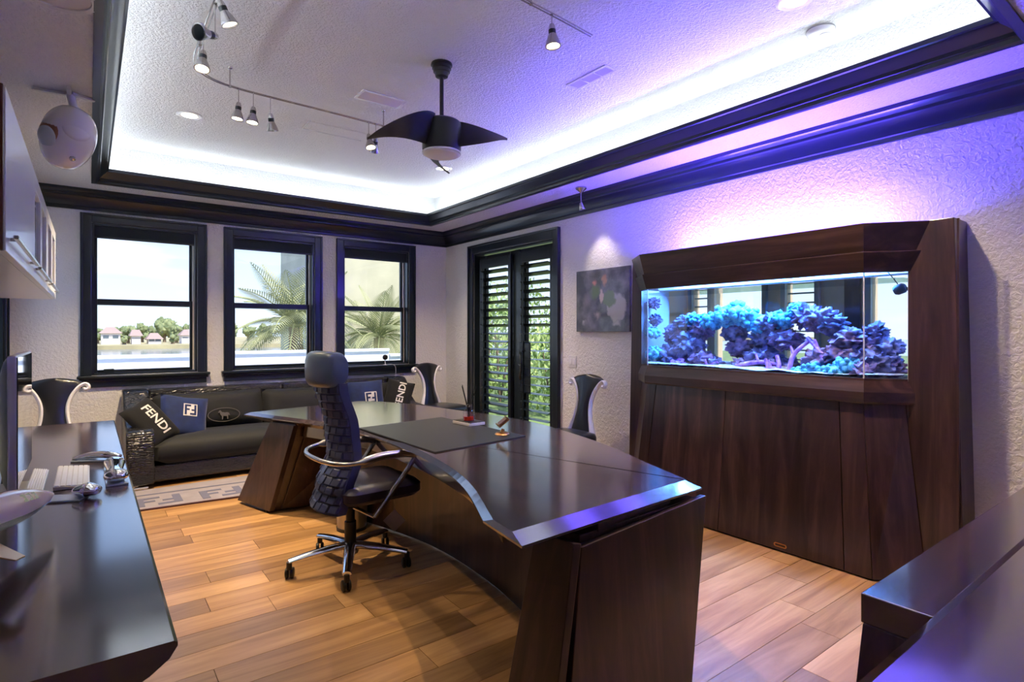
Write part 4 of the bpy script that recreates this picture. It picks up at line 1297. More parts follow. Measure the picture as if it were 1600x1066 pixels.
def put_mono(cov, on, s, ox, oy, patch=True):
    if patch:
        mb = MB().grid(lambda i, j: on(ox + s * (i - .5) * 1.18, oy + s * (j - .5) * 1.18, 0.003), 8, 8)
        mb.build('logo_patch', 'thread_silver', cov, world=False)
    mb = MB()
    for x0, y0, x1, y1 in MONO:
        mb.grid(lambda i, j: on(ox + s * (x0 + (x1 - x0) * i - .5), oy + s * (y0 + (y1 - y0) * j - .5), 0.0055), 4, 4)
    mb.build('logo_mark', 'navy_velvet' if patch else 'thread_silver', cov, world=False)
o, cov, on = pillow('throw_pillow', P(236, 661, y=6.16), 0.225, 0.155, 0.075, 20, 60, -62, 'black_velvet', 'black velvet pillow with silver lettering leaning on the sofa arm by the credenza', 1)
put_text(cov, on, 'FENDI', 0.115, 0, 0.02)
o, cov, on = pillow('throw_pillow', P(287, 652, y=6.30), 0.215, 0.215, 0.085, 14, 66, -12, 'navy_velvet', 'navy velvet pillow with silver square logo beside the horse emblem cushion', 2)
put_mono(cov, on, 0.105, 0.03, 0.05)
o, cov, on = pillow('throw_pillow', P(572, 620, y=6.36), 0.215, 0.19, 0.085, -6, 74, 2, 'navy_velvet', 'navy velvet pillow with silver square logo beneath the window with the webcam', 3)
put_mono(cov, on, 0.120, 0.035, -0.03)
o, cov, on = pillow('throw_pillow', P(622, 620, y=6.27), 0.205, 0.165, 0.07, -24, 68, 76, 'black_velvet', 'black velvet pillow with silver lettering against the sofa arm by the corner chair', 4)
put_text(cov, on, 'FENDI', 0.115, 0.02, -0.03)

# ================================================================== RUG
rug = thing('area_rug', (1.6, 5.7, 0.0), 'grey lavender rug with woven monogram border under the sofa front', 'rug')
MB().hexa([(0.22, 5.27, 0.0005), (3.1, 5.02, 0.0005), (3.1, 5.91, 0.0005), (0.22, 5.91, 0.0005)], [(0.22, 5.27, 0.010), (3.1, 5.02, 0.010), (3.1, 5.91, 0.010), (0.22, 5.91, 0.010)]).build('pile', 'rug_pile', rug)
MB().hexa([(0.22, 5.258, 0.0), (3.1, 5.008, 0.0), (3.1, 5.03, 0.0), (0.22, 5.28, 0.0)], [(0.22, 5.258, 0.012), (3.1, 5.008, 0.012), (3.1, 5.03, 0.012), (0.22, 5.28, 0.012)]).build('binding', 'rug_edge', rug)
for k in range(6):
    ox = 0.30 + k * 0.46
    oy = 5.34 - (ox - 0.22) * 0.087
    mb = MB()
    for x0, y0, x1, y1 in MONO:
        mb.box(ox + 0.32 * x0, ox + 0.32 * x1, oy + 0.26 * y0, oy + 0.26 * y1, 0.0101, 0.0125)
    mb.build('woven_mark', 'rug_mark', rug)
mb = MB().hexa([(0.24, 5.70, 0.0101), (3.1, 5.55, 0.0101), (3.1, 5.58, 0.0101), (0.24, 5.73, 0.0101)], [(0.24, 5.70, 0.012), (3.1, 5.55, 0.012), (3.1, 5.58, 0.012), (0.24, 5.73, 0.012)])
mb.build('woven_stripe', 'rug_mark', rug)

# ================================================================== SCROLL SIDE CHAIRS (built facing -y, back at +y)
def scroll_chair(loc, rz, label):
    o = thing('scroll_chair', loc, label, 'chair', 'black and silver scroll chairs', rz=rz)
    B = dict(parent=o, world=False)
    rr = rrect(0.25, 0.25, 0.09, 6)
    rings = []
    for k, z in ((0.90, 0.405), (1.0, 0.42), (1.0, 0.455), (0.95, 0.48), (0.75, 0.497), (0.4, 0.505), (0.02, 0.507)):
        rings.append([(x * k * (1.0 - 0.10 * (y > 0.1)), -0.25 + y * k, z) for x, y in rr])
    MB().loft(rings).build('seat', 'black_leather', smooth=60, **B)
    MB().box(-0.215, 0.215, -0.46, -0.04, 0.375, 0.406).build('seat_rail', 'trim_black', bev=0.006, **B)
    W = [(0.47, 0.135), (0.56, 0.108), (0.66, 0.080), (0.76, 0.078), (0.86, 0.115), (0.93, 0.165), (0.965, 0.185), (0.985, 0.14), (1.002, 0.06), (1.006, 0.01)]
    def yb(z):
        return -0.02 + 0.10 * ((z - 0.45) / 0.55) ** 1.3 if z > 0.45 else -0.02
    rings = []
    for z, w in W:
        sec = []
        for j in range(9):
            s_ = -1 + j / 4
            sec.append((w * s_, yb(z) - 0.030 * (1 - s_ * s_) - 0.012, z))
        for j in range(9):
            s_ = 1 - j / 4
            sec.append((w * s_, yb(z) + 0.012, z))
        rings.append(sec)
    MB().loft(rings).build('back_splat', 'black_leather', smooth=60, **B)
    for sgn in (-1, 1):
        path = [(0.150, 0.455), (0.128, 0.53), (0.098, 0.62), (0.085, 0.71), (0.092, 0.79), (0.118, 0.86), (0.155, 0.915), (0.190, 0.943), (0.215, 0.945), (0.230, 0.928), (0.228, 0.908), (0.212, 0.898), (0.200, 0.906), (0.200, 0.918)]
        pts = catmull([(sgn * x, yb(z) - 0.005, z) for x, z in path], 4)
        n_ = len(pts)
        MB().tube(pts, [0.016 + 0.010 * max(0, 1 - i / 8) - 0.004 * max(0, (i - n_ * 0.7) / (n_ * 0.3)) for i in range(n_)], 8, flat=(1.0, 1.5)).build('scroll_arm', 'white_lacquer', smooth=60, **B)
        MB().tube([(sgn * 0.20, -0.44, 0.385), (sgn * 0.215, -0.47, 0.20), (sgn * 0.205, -0.455, 0.0)], [0.024, 0.018, 0.013], 8).build('leg', 'trim_black', smooth=50, **B)
        MB().tube([(sgn * 0.18, -0.05, 0.40), (sgn * 0.185, 0.0, 0.20), (sgn * 0.20, 0.06, 0.0)], [0.024, 0.018, 0.014], 8).build('leg', 'trim_black', smooth=50, **B)
    return o
scroll_chair((3.475, 6.37, 0), R(12), 'black leather scroll chair with silver sides standing between sofa and shutters')
scroll_chair((3.68, 3.80, 0), R(-90), 'black leather scroll chair with white sides under the painting')
scroll_chair((-0.235, 6.12, 0), R(0), 'black leather scroll chair with silver sides behind the end of the credenza')

# ================================================================== CEILING FAN
fx, fy = 1.84, 3.215
fan = thing('ceiling_fan', (fx, fy, ZT), 'black three blade ceiling fan with round frosted lamp on a down rod', 'ceiling fan')
F0 = (fx, fy, 0)
MB().lathe([(0.001, ZT), (0.068, ZT), (0.070, ZT - 0.012), (0.062, ZT - 0.016), (0.062, ZT - 0.034), (0.056, ZT - 0.038), (0.054, ZT - 0.056), (0.047, ZT - 0.060), (0.040, ZT - 0.085), (0.020, ZT - 0.092), (0.001, ZT - 0.092)], F0, 28).build('canopy', 'fan_black', fan, smooth=35)
MB().lathe([(0.0135, ZT - 0.09), (0.0135, 2.80), (0.001, 2.80)], F0, 14).build('down_rod', 'fan_black', fan, smooth=40)
mo = MB().lathe([(0.001, 2.805), (0.030, 2.805), (0.036, 2.788), (0.060, 2.782), (0.112, 2.774), (0.126, 2.762), (0.126, 2.590), (0.120, 2.575), (0.001, 2.575)], F0, 36).build('motor_housing', 'fan_black', fan, smooth=35)
MB().lathe([(0.118, 2.577), (0.126, 2.573), (0.126, 2.562), (0.118, 2.560)], F0, 36).build('lamp_ring', 'white_plastic', fan, smooth=40)
MB().lathe([(0.120, 2.572), (0.120, 2.560), (0.105, 2.551), (0.06, 2.545), (0.001, 2.543)], F0, 36).build('lamp_lens', 'frost', fan, smooth=60)
for k in range(3):
    a0 = R(-50 + 120 * k)
    up_, lo_ = [], []
    rings = []
    n_ = 12
    for i in range(n_ + 1):
        t = i / n_
        r = 0.105 + 0.385 * t
        ang = a0 + 0.22 - 0.50 * t * t
        ch_ = 0.092 * max(0.0, 1 - t ** 2.4) ** 0.7 + 0.008
        zc_ = 2.692 - 0.115 * t * t
        pit = R(52 * (1 - t) + 20)
        c_ = Vector((fx + r * math.cos(ang), fy + r * math.sin(ang), zc_))
        tn = Vector((-math.sin(ang), math.cos(ang), 0))
        e = tn * math.cos(pit) + Vector((0, 0, 1)) * math.sin(pit)
        nn = Vector((0, 0, 1)) * math.cos(pit) - tn * math.sin(pit)
        rings.append([c_ + e * ch_, c_ + nn * 0.007, c_ - e * ch_, c_ - nn * 0.007])
    MB().loft(rings).build('blade', 'fan_black', fan, smooth=60)

# ================================================================== RECESSED DOWNLIGHTS
def downlight(x, y, z, label, power, aim=None):
    o = thing('recessed_downlight', (x, y, z), label, 'downlight', 'recessed ceiling downlights')
    MB().lathe([(0.060, 0.0005), (0.092, 0.0005), (0.094, -0.003), (0.086, -0.007), (0.066, -0.006), (0.060, -0.001)], (x, y, z - 0.0005), 28).build('trim_ring', 'white_plastic', o, smooth=40)
    MB().lathe([(0.064, -0.004), (0.056, -0.005), (0.052, -0.004)], (x, y, z), 28).build('reflector', 'white_plastic', o, smooth=50)
    MB().lathe([(0.058, -0.0052), (0.001, -0.0075)], (x, y, z), 20).build('bulb', 'lamp_warm', o, smooth=60)
    lamp('downlight_beam', 'SPOT', (x, y, z - 0.02), power, WARM, o, spot_size=R(110), spot_blend=1.0, shadow_soft_size=0.05, aim=aim or (x, y, 0))
downlight(0.647, 5.195, ZT, 'recessed downlight in the tray ceiling in front of the first window', DOWN_W)
downlight(3.027, 5.25, ZT, 'recessed downlight in the tray ceiling beyond the fan towards the door', DOWN_W * 0.55)
downlight(2.98, 1.48, ZT, 'recessed downlight in the violet lit ceiling next to the smoke detector', DOWN_W * 0.5)
# wide glass-rimmed soffit lamp
sp_ = Vector((-0.100, 2.93, ZS))
o = thing('soffit_lamp', (sp_.x, sp_.y, ZS), 'large round glass rimmed lamp in the soffit above the credenza', 'downlight')
MB().lathe([(0.106, 0.0), (0.136, 0.0), (0.138, -0.006), (0.130, -0.012), (0.110, -0.010), (0.106, -0.002)], (sp_.x, sp_.y - 0.03, ZS - 0.0005), 32).build('glass_rim', 'white_plastic', o, smooth=40)
MB().lathe([(0.109, -0.006), (0.001, -0.004)], (sp_.x, sp_.y - 0.03, ZS), 32).build('lens', 'cream_label', o, smooth=60)

# ================================================================== VENTS, SMOKE DETECTOR, HATCH
def vent(x0, x1, y0, y1, label, n_sl, along):
    o = thing('ceiling_vent', ((x0 + x1) / 2, (y0 + y1) / 2, ZT), label, 'vent', 'ceiling vents')
    mb = MB()
    b = 0.018
    z0, z1 = ZT - 0.008, ZT - 0.0005
    mb.box(x0, x0 + b, y0, y1, z0, z1).box(x1 - b, x1, y0, y1, z0, z1).box(x0 + b, x1 - b, y0, y0 + b, z0, z1).box(x0 + b, x1 - b, y1 - b, y1, z0, z1)
    mb.build('frame', 'white_plastic', o, bev=0.002)
    MB().box(x0 + b, x1 - b, y0 + b, y1 - b, ZT - 0.002, ZT - 0.0005).build('duct_shade_plate', 'duct_grey', o)  # flat plate, no opening; the darkness of the recess is put into its grey
    for i in range(n_sl):
        t = (i + 0.5) / n_sl
        if along == 'y':
            xx = x0 + b + (x1 - x0 - 2 * b) * t
            MB().obox((xx, (y0 + y1) / 2, ZT - 0.006), (0.012, y1 - y0 - 2 * b, 0.0015), Euler((0, R(30), 0))).build('slat', 'white_plastic', o)
        else:
            yy = y0 + b + (y1 - y0 - 2 * b) * t
            MB().obox(((x0 + x1) / 2, yy, ZT - 0.006), (x1 - x0 - 2 * b, 0.014, 0.0015), Euler((R(-30), 0, 0))).build('slat', 'white_plastic', o)
    for q in (0.33, 0.66):
        if along == 'y':
            yy = y0 + (y1 - y0) * q
            MB().box(x0 + b, x1 - b, yy - 0.004, yy + 0.004, z0 - 0.002, z1).build('divider', 'white_plastic', o)
vent(2.695, 2.810, 2.575, 2.955, 'slotted white ceiling vent in the violet light beside the fan', 5, 'y')
vent(1.575, 1.925, 3.88, 4.055, 'slotted white ceiling vent behind the fan beside the track', 9, 'x')
o = thing('access_hatch', (1.72, 4.83, ZT), 'flush white access hatch in the ceiling under the track', 'hatch')
MB().box(1.47, 1.97, 4.74, 4.93, ZT - 0.004, ZT - 0.0005).build('hatch_panel', 'ceiling_plaster', o, bev=0.001)
MB().box(1.455, 1.985, 4.935, 4.947, ZT - 0.006, ZT - 0.0005).box(1.455, 1.467, 4.725, 4.935, ZT - 0.006, ZT - 0.0005).build('hatch_frame', 'white_plastic', o)
dx, dy = P(1282, 46, z=ZT).xy
o = thing('smoke_detector', (dx, dy, ZT), 'round white smoke detector on the violet lit ceiling edge', 'smoke detector')
MB().lathe([(0.001, 0), (0.074, 0), (0.076, -0.012), (0.070, -0.026), (0.055, -0.034), (0.001, -0.036)], (dx, dy, ZT), 32).build('body', 'white_plastic', o, smooth=40)
MB().lathe([(0.001, -0.034), (0.028, -0.034), (0.030, -0.038), (0.024, -0.042), (0.001, -0.042)], (dx + 0.012, dy - 0.02, ZT), 24).build('test_button', 'white_plastic', o, smooth=40)
MB().lathe([(0.0745, -0.006), (0.0775, -0.006), (0.0775, -0.010), (0.0745, -0.010)], (dx, dy, ZT), 32).build('vent_slot', 'duct_grey', o)

# ================================================================== TRACK LIGHTING
ZR = 3.03
rail = thing('track_rail', (1.2, 4.13, ZR), 'curved twin bar chrome track rail hanging under the tray ceiling', 'track rail')
path = catmull([(2.037, 4.185, ZR), (1.757, 4.166, ZR), (1.351, 4.142, ZR), (0.994, 4.128, ZR), (0.80, 4.112, ZR), (0.65, 4.07, ZR), (0.54, 3.96, ZR), (0.505, 3.80, ZR), (0.50, 3.55, ZR), (0.50, 3.2, ZR), (0.50, 2.6, ZR), (0.50, 2.0, ZR)], 6)
for d in (-0.009, 0.009):
    pp = []
    for i, p in enumerate(path):
        e = (path[min(i + 1, len(path) - 1)] - path[max(i - 1, 0)]).normalized()
        pp.append(p + Vector((-e.y, e.x, 0)) * d)
    MB().tube(pp, 0.0042, 6).build('rail_bar', 'nickel', rail, smooth=60)
for x, y in ((0.745, 4.10), (1.862, 4.173), (0.502, 3.62), (0.50, 2.7)):
    MB().lathe([(0.001, ZT), (0.018, ZT), (0.016, ZT - 0.006), (0.005, ZT - 0.010), (0.005, ZR + 0.006), (0.010, ZR + 0.004), (0.010, ZR - 0.010), (0.001, ZR - 0.010)], (x, y, 0), 12).build('standoff', 'nickel', rail, smooth=40)
rail2 = thing('track_rail', (2.1, 2.2, ZR), 'short twin bar chrome track rail near the camera end of the ceiling', 'track rail')
for d in (-0.009, 0.009):
    MB().tube([(2.21 + d * 0.2, 2.215 + d, ZR), (1.95, 2.19 + d, ZR), (1.60, 2.165 + d, ZR)], 0.0042, 6).build('rail_bar', 'nickel', rail2, smooth=60)
MB().lathe([(0.001, ZT), (0.018, ZT), (0.016, ZT - 0.006), (0.005, ZT - 0.010), (0.005, ZR + 0.006), (0.010, ZR - 0.008), (0.001, ZR - 0.010)], (1.75, 2.175, 0), 12).build('standoff', 'nickel', rail2, smooth=40)
def head(x, y, drop, d, label, w=HEAD_W, aim=None, lit=True, zr=ZR, size=1.0):
    """d = beam direction"""
    o = thing('track_spotlight', (x, y, zr - drop), label, 'spotlight', 'chrome track spotlights')
    d = Vector(d).normalized()
    q = d.to_track_quat('Z', 'Y').to_matrix()
    piv = Vector((x, y, zr - drop))
    MB().tube([(x, y, zr + 0.005), (x, y, zr - 0.02), piv], [0.007, 0.003, 0.003], 7).build('stem', 'nickel', o, smooth=50)
    MB().lathe([(0.001, -0.012), (0.012, -0.010), (0.017, 0.004), (0.019, 0.022), (0.001, 0.024)], piv, 16, q * size).build('socket', 'nickel', o, smooth=50)
    MB().lathe([(0.0195, 0.020), (0.0195, 0.044), (0.001, 0.044)], piv, 16, q * size).build('heat_sink', 'trim_black', o, smooth=40)
    MB().lathe([(0.020, 0.043), (0.026, 0.058), (0.036, 0.085), (0.040, 0.102), (0.040, 0.106), (0.034, 0.106), (0.020, 0.060), (0.018, 0.046)], piv, 20, q * size).build('shade', 'nickel', o, smooth=50)
    MB().lathe([(0.001, 0.098), (0.034, 0.098)], piv, 18, q * size).build('bulb', 'lamp_warm' if lit else 'trim_black', o, smooth=60)
    if lit:
        st = piv + d * 0.118 * size
        lamp('spot_beam', 'SPOT', st, w, WARM, o, spot_size=R(58), spot_blend=0.6, shadow_soft_size=0.02, aim=st + d)
head(0.800, 4.112, 0.105, (-0.10, -0.05, -1), 'chrome track spotlight nearest the bend of the rail, one of three together', w=HEAD_W * 0.6)
head(0.893, 4.118, 0.110, (-0.10, -0.12, -1), 'middle chrome spotlight of the three together on the straight rail', w=HEAD_W * 0.6)
head(1.005, 4.128, 0.125, (0.20, 0.25, -1), 'chrome spotlight of the three together turned away towards the windows', w=HEAD_W * 0.4)
head(1.735, 4.163, 0.105, (0.05, -0.30, -1), 'chrome spotlight of the pair by the fan facing the desk', w=HEAD_W)
head(1.795, 4.167, 0.115, (0.10, 0.55, -1), 'chrome spotlight of the pair by the fan turned to the windows', w=HEAD_W * 0.4)
head(0.500, 3.48, 0.10, (-0.10, -0.25, -1), 'chrome spotlight just round the bend of the rail above the credenza', w=HEAD_W * 0.4)
head(0.500, 3.12, 0.16, (-0.75, -0.55, -0.28), 'dark unlit chrome spotlight swivelled sideways on the rail', lit=False)
head(0.500, 2.98, 0.06, (0.42, -0.05, -1), 'large lit chrome spotlight beside the sideways one on the rail', w=HEAD_W * 0.5)
head(1.900, 2.19, 0.06, (0.02, -0.08, -1), 'chrome spotlight on the short rail between fan and camera', w=HEAD_W * 1.6)

# ---- picture spot hanging from the soffit
px, py = P(908, 293, z=ZS).xy
o = thing('picture_spotlight', (px, py, ZS), 'small chrome picture spotlight hanging from the soffit over the painting', 'spotlight')
MB().lathe([(0.001, 0), (0.052, 0), (0.052, -0.012), (0.006, -0.052), (0.001, -0.052)], (px, py, ZS), 24).build('canopy', 'nickel', o, smooth=35)
MB().tube([(px, py, ZS - 0.05), (px, py, ZS - 0.165)], 0.004, 8).build('stem', 'nickel', o)
d = Vector((0.22, -0.05, -0.75)).normalized()
q = d.to_track_quat('Z', 'Y').to_matrix()
pv = Vector((px, py, ZS - 0.150))
MB().lathe([(0.001, -0.01), (0.014, -0.008), (0.020, 0.01), (0.034, 0.055), (0.034, 0.060), (0.028, 0.060), (0.015, 0.012)], pv, 20, q).build('shade', 'nickel', o, smooth=50)
MB().lathe([(0.001, 0.052), (0.028, 0.052)], pv, 18, q).build('bulb', 'lamp_warm', o)
lamp('spot_beam', 'SPOT', pv + d * 0.07, 9, (1.0, 0.84, 0.66), o, spot_size=R(70), spot_blend=0.8, shadow_soft_size=0.02, aim=pv + d)

# ================================================================== EGG SPEAKER UNDER THE SOFFIT
sx, sy, sz = -0.095, 4.06, 2.50
o = thing('ceiling_speaker', (sx, sy, ZS), 'glossy white egg shaped speaker hung from a soffit bracket', 'speaker')
MB().obox((sx - 0.06, sy + 0.02, ZS - 0.010), (0.20, 0.022, 0.018), Euler((0, 0, R(-6)))).obox((sx + 0.07, sy + 0.01, ZS - 0.010), (0.11, 0.022, 0.018), Euler((0, 0, R(22)))).obox((sx + 0.005, sy - 0.04, ZS - 0.010), (0.022, 0.13, 0.018)).build('bracket', 'white_plastic', o, bev=0.003)
MB().tube([(sx + 0.01, sy, ZS - 0.01), (sx + 0.02, sy + 0.01, ZS - 0.06), (sx + 0.035, sy + 0.02, ZS - 0.12)], [0.022, 0.020, 0.026], 12).build('arm', 'white_plastic', o, smooth=50)
tilt = Euler((R(0), R(16), R(-36.9))).to_matrix()
body = MB()
rings = []
for i in range(25):
    t = i / 24
    a = math.pi * t
    k = 0.128 * math.sin(a) ** 0.85 * (1 + 0.06 * math.cos(a))
    rings.append([Vector((sx, sy, sz)) + tilt @ Vector((k * math.cos(q_), k * math.sin(q_), 0.178 * math.cos(a))) for q_ in (2 * math.pi * j / 36 for j in range(36))])
body.loft(rings)
body.build('shell', 'speaker_white', o, smooth=70)
cv = Vector((sx, sy, sz))
def side_disc(nrm, r0, r1, off, name, mat, dome=0.0, up=None):
    nrm = Vector(nrm).normalized()
    m_ = nrm.to_track_quat('Z', 'Y').to_matrix()
    Rc = 0.13
    pr = [(r0 * q / 8, math.sqrt(Rc * Rc - (r0 * q / 8) ** 2) - Rc + dome * (1 - (q / 8) ** 2)) for q in range(9)]
    pr.append((r1, pr[-1][1] - 0.012))
    pr[0] = (0.001, pr[0][1])
    MB().lathe(pr, cv + nrm * off, 28, m_).build(name, mat, o, smooth=60)
side_disc((-0.62, -0.42, -0.02), 0.078, 0.080, 0.131, 'driver_recess', 'speaker_copper')
side_disc((-0.60, -0.48, -0.20), 0.058, 0.058, 0.139, 'driver_dome', 'speaker_disc', 0.006)
side_disc((0.36, -0.90, 0.30), 0.070, 0.074, 0.134, 'side_cap', 'speaker_white', 0.004)
side_disc((0.15, -0.55, -0.95), 0.014, 0.015, 0.163, 'badge', 'nickel', 0.004)

# ================================================================== PAINTING, SWITCH, WEBCAM
def art_mat():
    m, n, b = _new('abstract_art')
    lk = n.links.new
    t = n.nodes.new('ShaderNodeTexCoord')
    def blob(cy, cz, ry, rz, soft):
        mp_ = n.nodes.new('ShaderNodeMapping')
        mp_.inputs['Location'].default_value = (0, -cy / ry, -cz / rz)
        mp_.inputs['Scale'].default_value = (0.0, 1 / ry, 1 / rz)
        nz_ = n.nodes.new('ShaderNodeTexNoise')
        nz_.inputs['Scale'].default_value = 14
        nz_.inputs['Detail'].default_value = 4
        ad = n.nodes.new('ShaderNodeVectorMath'); ad.operation = 'MULTIPLY_ADD'
        ad.inputs[1].default_value = (0.10, 0.10, 0.10)
        lk(t.outputs['Object'], nz_.inputs['Vector'])
        lk(nz_.outputs['Color'], ad.inputs[0])
        lk(t.outputs['Object'], ad.inputs[2])
        lk(ad.outputs[0], mp_.inputs[0])
        ln = n.nodes.new('ShaderNodeVectorMath'); ln.operation = 'LENGTH'
        lk(mp_.outputs[0], ln.inputs[0])
        mr = n.nodes.new('ShaderNodeMapRange')
        mr.inputs[1].default_value, mr.inputs[2].default_value = 1.0, 1.0 - soft
        mr.inputs[3].default_value, mr.inputs[4].default_value = 0.0, 1.0
        lk(ln.outputs['Value'], mr.inputs[0])
        return mr.outputs[0]
    cur_ = None
    nz_ = n.nodes.new('ShaderNodeTexNoise')
    nz_.inputs['Scale'].default_value = 9
    nz_.inputs['Detail'].default_value = 8
    ra = n.nodes.new('ShaderNodeValToRGB')
    ra.color_ramp.elements[0].position, ra.color_ramp.elements[0].color = 0.40, (0.085, 0.095, 0.105, 1)
    ra.color_ramp.elements[1].position, ra.color_ramp.elements[1].color = 0.78, (0.26, 0.26, 0.27, 1)
    lk(t.outputs['Object'], nz_.inputs['Vector']); lk(nz_.outputs[0], ra.inputs[0])
    cur_ = ra.outputs[0]
    off = 0.05
    for cy, cz, ry, rz, soft, col in ((-0.19, 0.23, 0.13, 0.14, 0.15, (0.42, 0.40, 0.38)), (-0.10, 0.31, 0.09, 0.09, 0.3, (0.17, 0.24, 0.12)), (0.09, 0.39, 0.08, 0.09, 0.5, (0.16, 0.24, 0.12)), (0.10, 0.47, 0.04, 0.03, 0.6, (0.62, 0.28, 0.20)), (-0.04, 0.50, 0.04, 0.06, 0.6, (0.40, 0.22, 0.16)), (0.00, 0.34, 0.035, 0.07, 0.4, (0.55, 0.42, 0.34)), (0.20, 0.30, 0.07, 0.10, 0.9, (0.24, 0.22, 0.22)), (0.06, 0.16, 0.05, 0.05, 0.8, (0.42, 0.36, 0.32)), (0.24, 0.08, 0.035, 0.03, 0.8, (0.45, 0.43, 0.42)), (-0.20, 0.08, 0.06, 0.035, 0.7, (0.42, 0.40, 0.40))):
        f = blob(cy + off, cz + off, ry, rz, soft)
        x = n.nodes.new('ShaderNodeMix'); x.data_type = 'RGBA'
        x.inputs[7].default_value = (*col, 1)
        lk(f, x.inputs[0]); lk(cur_, x.inputs[6])
        cur_ = x.outputs[2]
    lk(cur_, b.inputs['Base Color'])
    b.inputs['Roughness'].default_value = 0.3
    b.inputs['Coat Weight'].default_value = 0.5
art_mat()
ay0, ay1, az0, az1 = 3.455, 4.155, 1.402, 2.008
o = thing('painting', (XR, (ay0 + ay1) / 2, az0), 'dark square abstract painting with pale and green shapes on canvas', 'painting')
MB().box(XR - 0.030, XR - 0.004, ay0, ay1, az0, az1).build('canvas', 'abstract_art', o, bev=0.003)
for f in kids(o):
    pass
MB().box(XR - 0.004, XR - 0.0005, ay0 + 0.05, ay1 - 0.05, az0 + 0.05, az1 - 0.05).build('stretcher', 'duct_grey', o)
swy, swz = P(895, 565, x=XR).y, 1.098
o = thing('light_switch', (XR, swy, swz - 0.06), 'white double rocker light switch between shutters and scroll chair', 'light switch')
MB().box(XR - 0.007, XR - 0.0005, swy - 0.058, swy + 0.058, swz - 0.06, swz + 0.06).build('plate', 'white_plastic', o, bev=0.003)
for s_ in (-1, 1):
    MB().box(XR - 0.011, XR - 0.007, swy + s_ * 0.024 - 0.016, swy + s_ * 0.024 + 0.016, swz - 0.034, swz + 0.034).build('rocker', 'white_lacquer', o, bev=0.002)
wx, wz = P(602, 556, y=6.76).x, 0.978
o = thing('webcam', (wx, 6.755, wz), 'small round webcam on a stand on the window sill with cable', 'webcam')
MB().lathe([(0.001, 0), (0.034, 0), (0.034, 0.005), (0.006, 0.009), (0.006, 0.07), (0.001, 0.07)], (wx, 6.765, wz), 18).build('stand', 'white_plastic', o, smooth=40)
MB().lathe([(0.001, -0.014), (0.030, -0.014), (0.034, -0.006), (0.034, 0.010), (0.026, 0.016), (0.001, 0.016)], (wx, 6.765, wz + 0.098), 22, Matrix.Rotation(R(90), 3, 'X')).build('camera_body', 'black_rubber', o, smooth=40)
MB().tube(catmull([(wx + 0.03, 6.755, wz + 0.006), (wx + 0.09, 6.735, wz + 0.005), (wx + 0.12, 6.715, wz - 0.03), (wx + 0.125, 6.72, wz - 0.14), (wx + 0.125, 6.745, wz - 0.30)], 5), 0.003, 6).build('cable', 'white_plastic', o, smooth=60)

# ================================================================== ON THE CREDENZA
# all-in-one computer, screen facing +x
mx_, y0, y1, z0, z1 = -0.214, 2.79, 3.44, 0.80, 1.312
o = thing('desktop_computer', (mx_ - 0.02, 3.115, ZD), 'slim aluminium all in one computer seen edge on at the credenza', 'computer')
MB().box(mx_ - 0.030, mx_ - 0.002, y0, y1, z0, z1).build('bezel', 'aluminium', o, bev=0.008, seg=3)
MB().box(mx_ - 0.002, mx_ + 0.001, y0 + 0.008, y1 - 0.008, z0 + 0.01, z1 - 0.008).build('screen', 'screen_glass', o)
rings = []
for k, xx in ((1.0, -0.030), (0.90, -0.045), (0.68, -0.062), (0.35, -0.072), (0.05, -0.075)):
    cyy, czz = (y0 + y1) / 2, (z0 + z1) / 2
    rings.append([(mx_ + xx, cyy + a * k, czz + b * k) for a, b in rrect((y1 - y0) / 2 - 0.004, (z1 - z0) / 2 - 0.004, 0.02, 3)])
MB().loft(rings).build('back_shell', plain('shell_shaded', (0.10, 0.15, 0.15), 0.3, metal=0.8), o, smooth=60)  # aluminium back with its shade and teal reflection put into the colour
MB().loft([[(mx_ - 0.10, 3.03, ZD + 0.006), (mx_ - 0.10, 3.20, ZD + 0.006), (mx_ - 0.085, 3.20, ZD + 0.006), (mx_ - 0.085, 3.03, ZD + 0.006)], [(mx_ - 0.075, 3.03, 0.98), (mx_ - 0.075, 3.20, 0.98), (mx_ - 0.058, 3.20, 0.98), (mx_ - 0.058, 3.03, 0.98)]]).build('stand_neck', 'aluminium', o)
MB().box(mx_ - 0.15, mx_ + 0.005, 3.02, 3.21, ZD, ZD + 0.006).build('stand_foot', 'aluminium', o, bev=0.002)
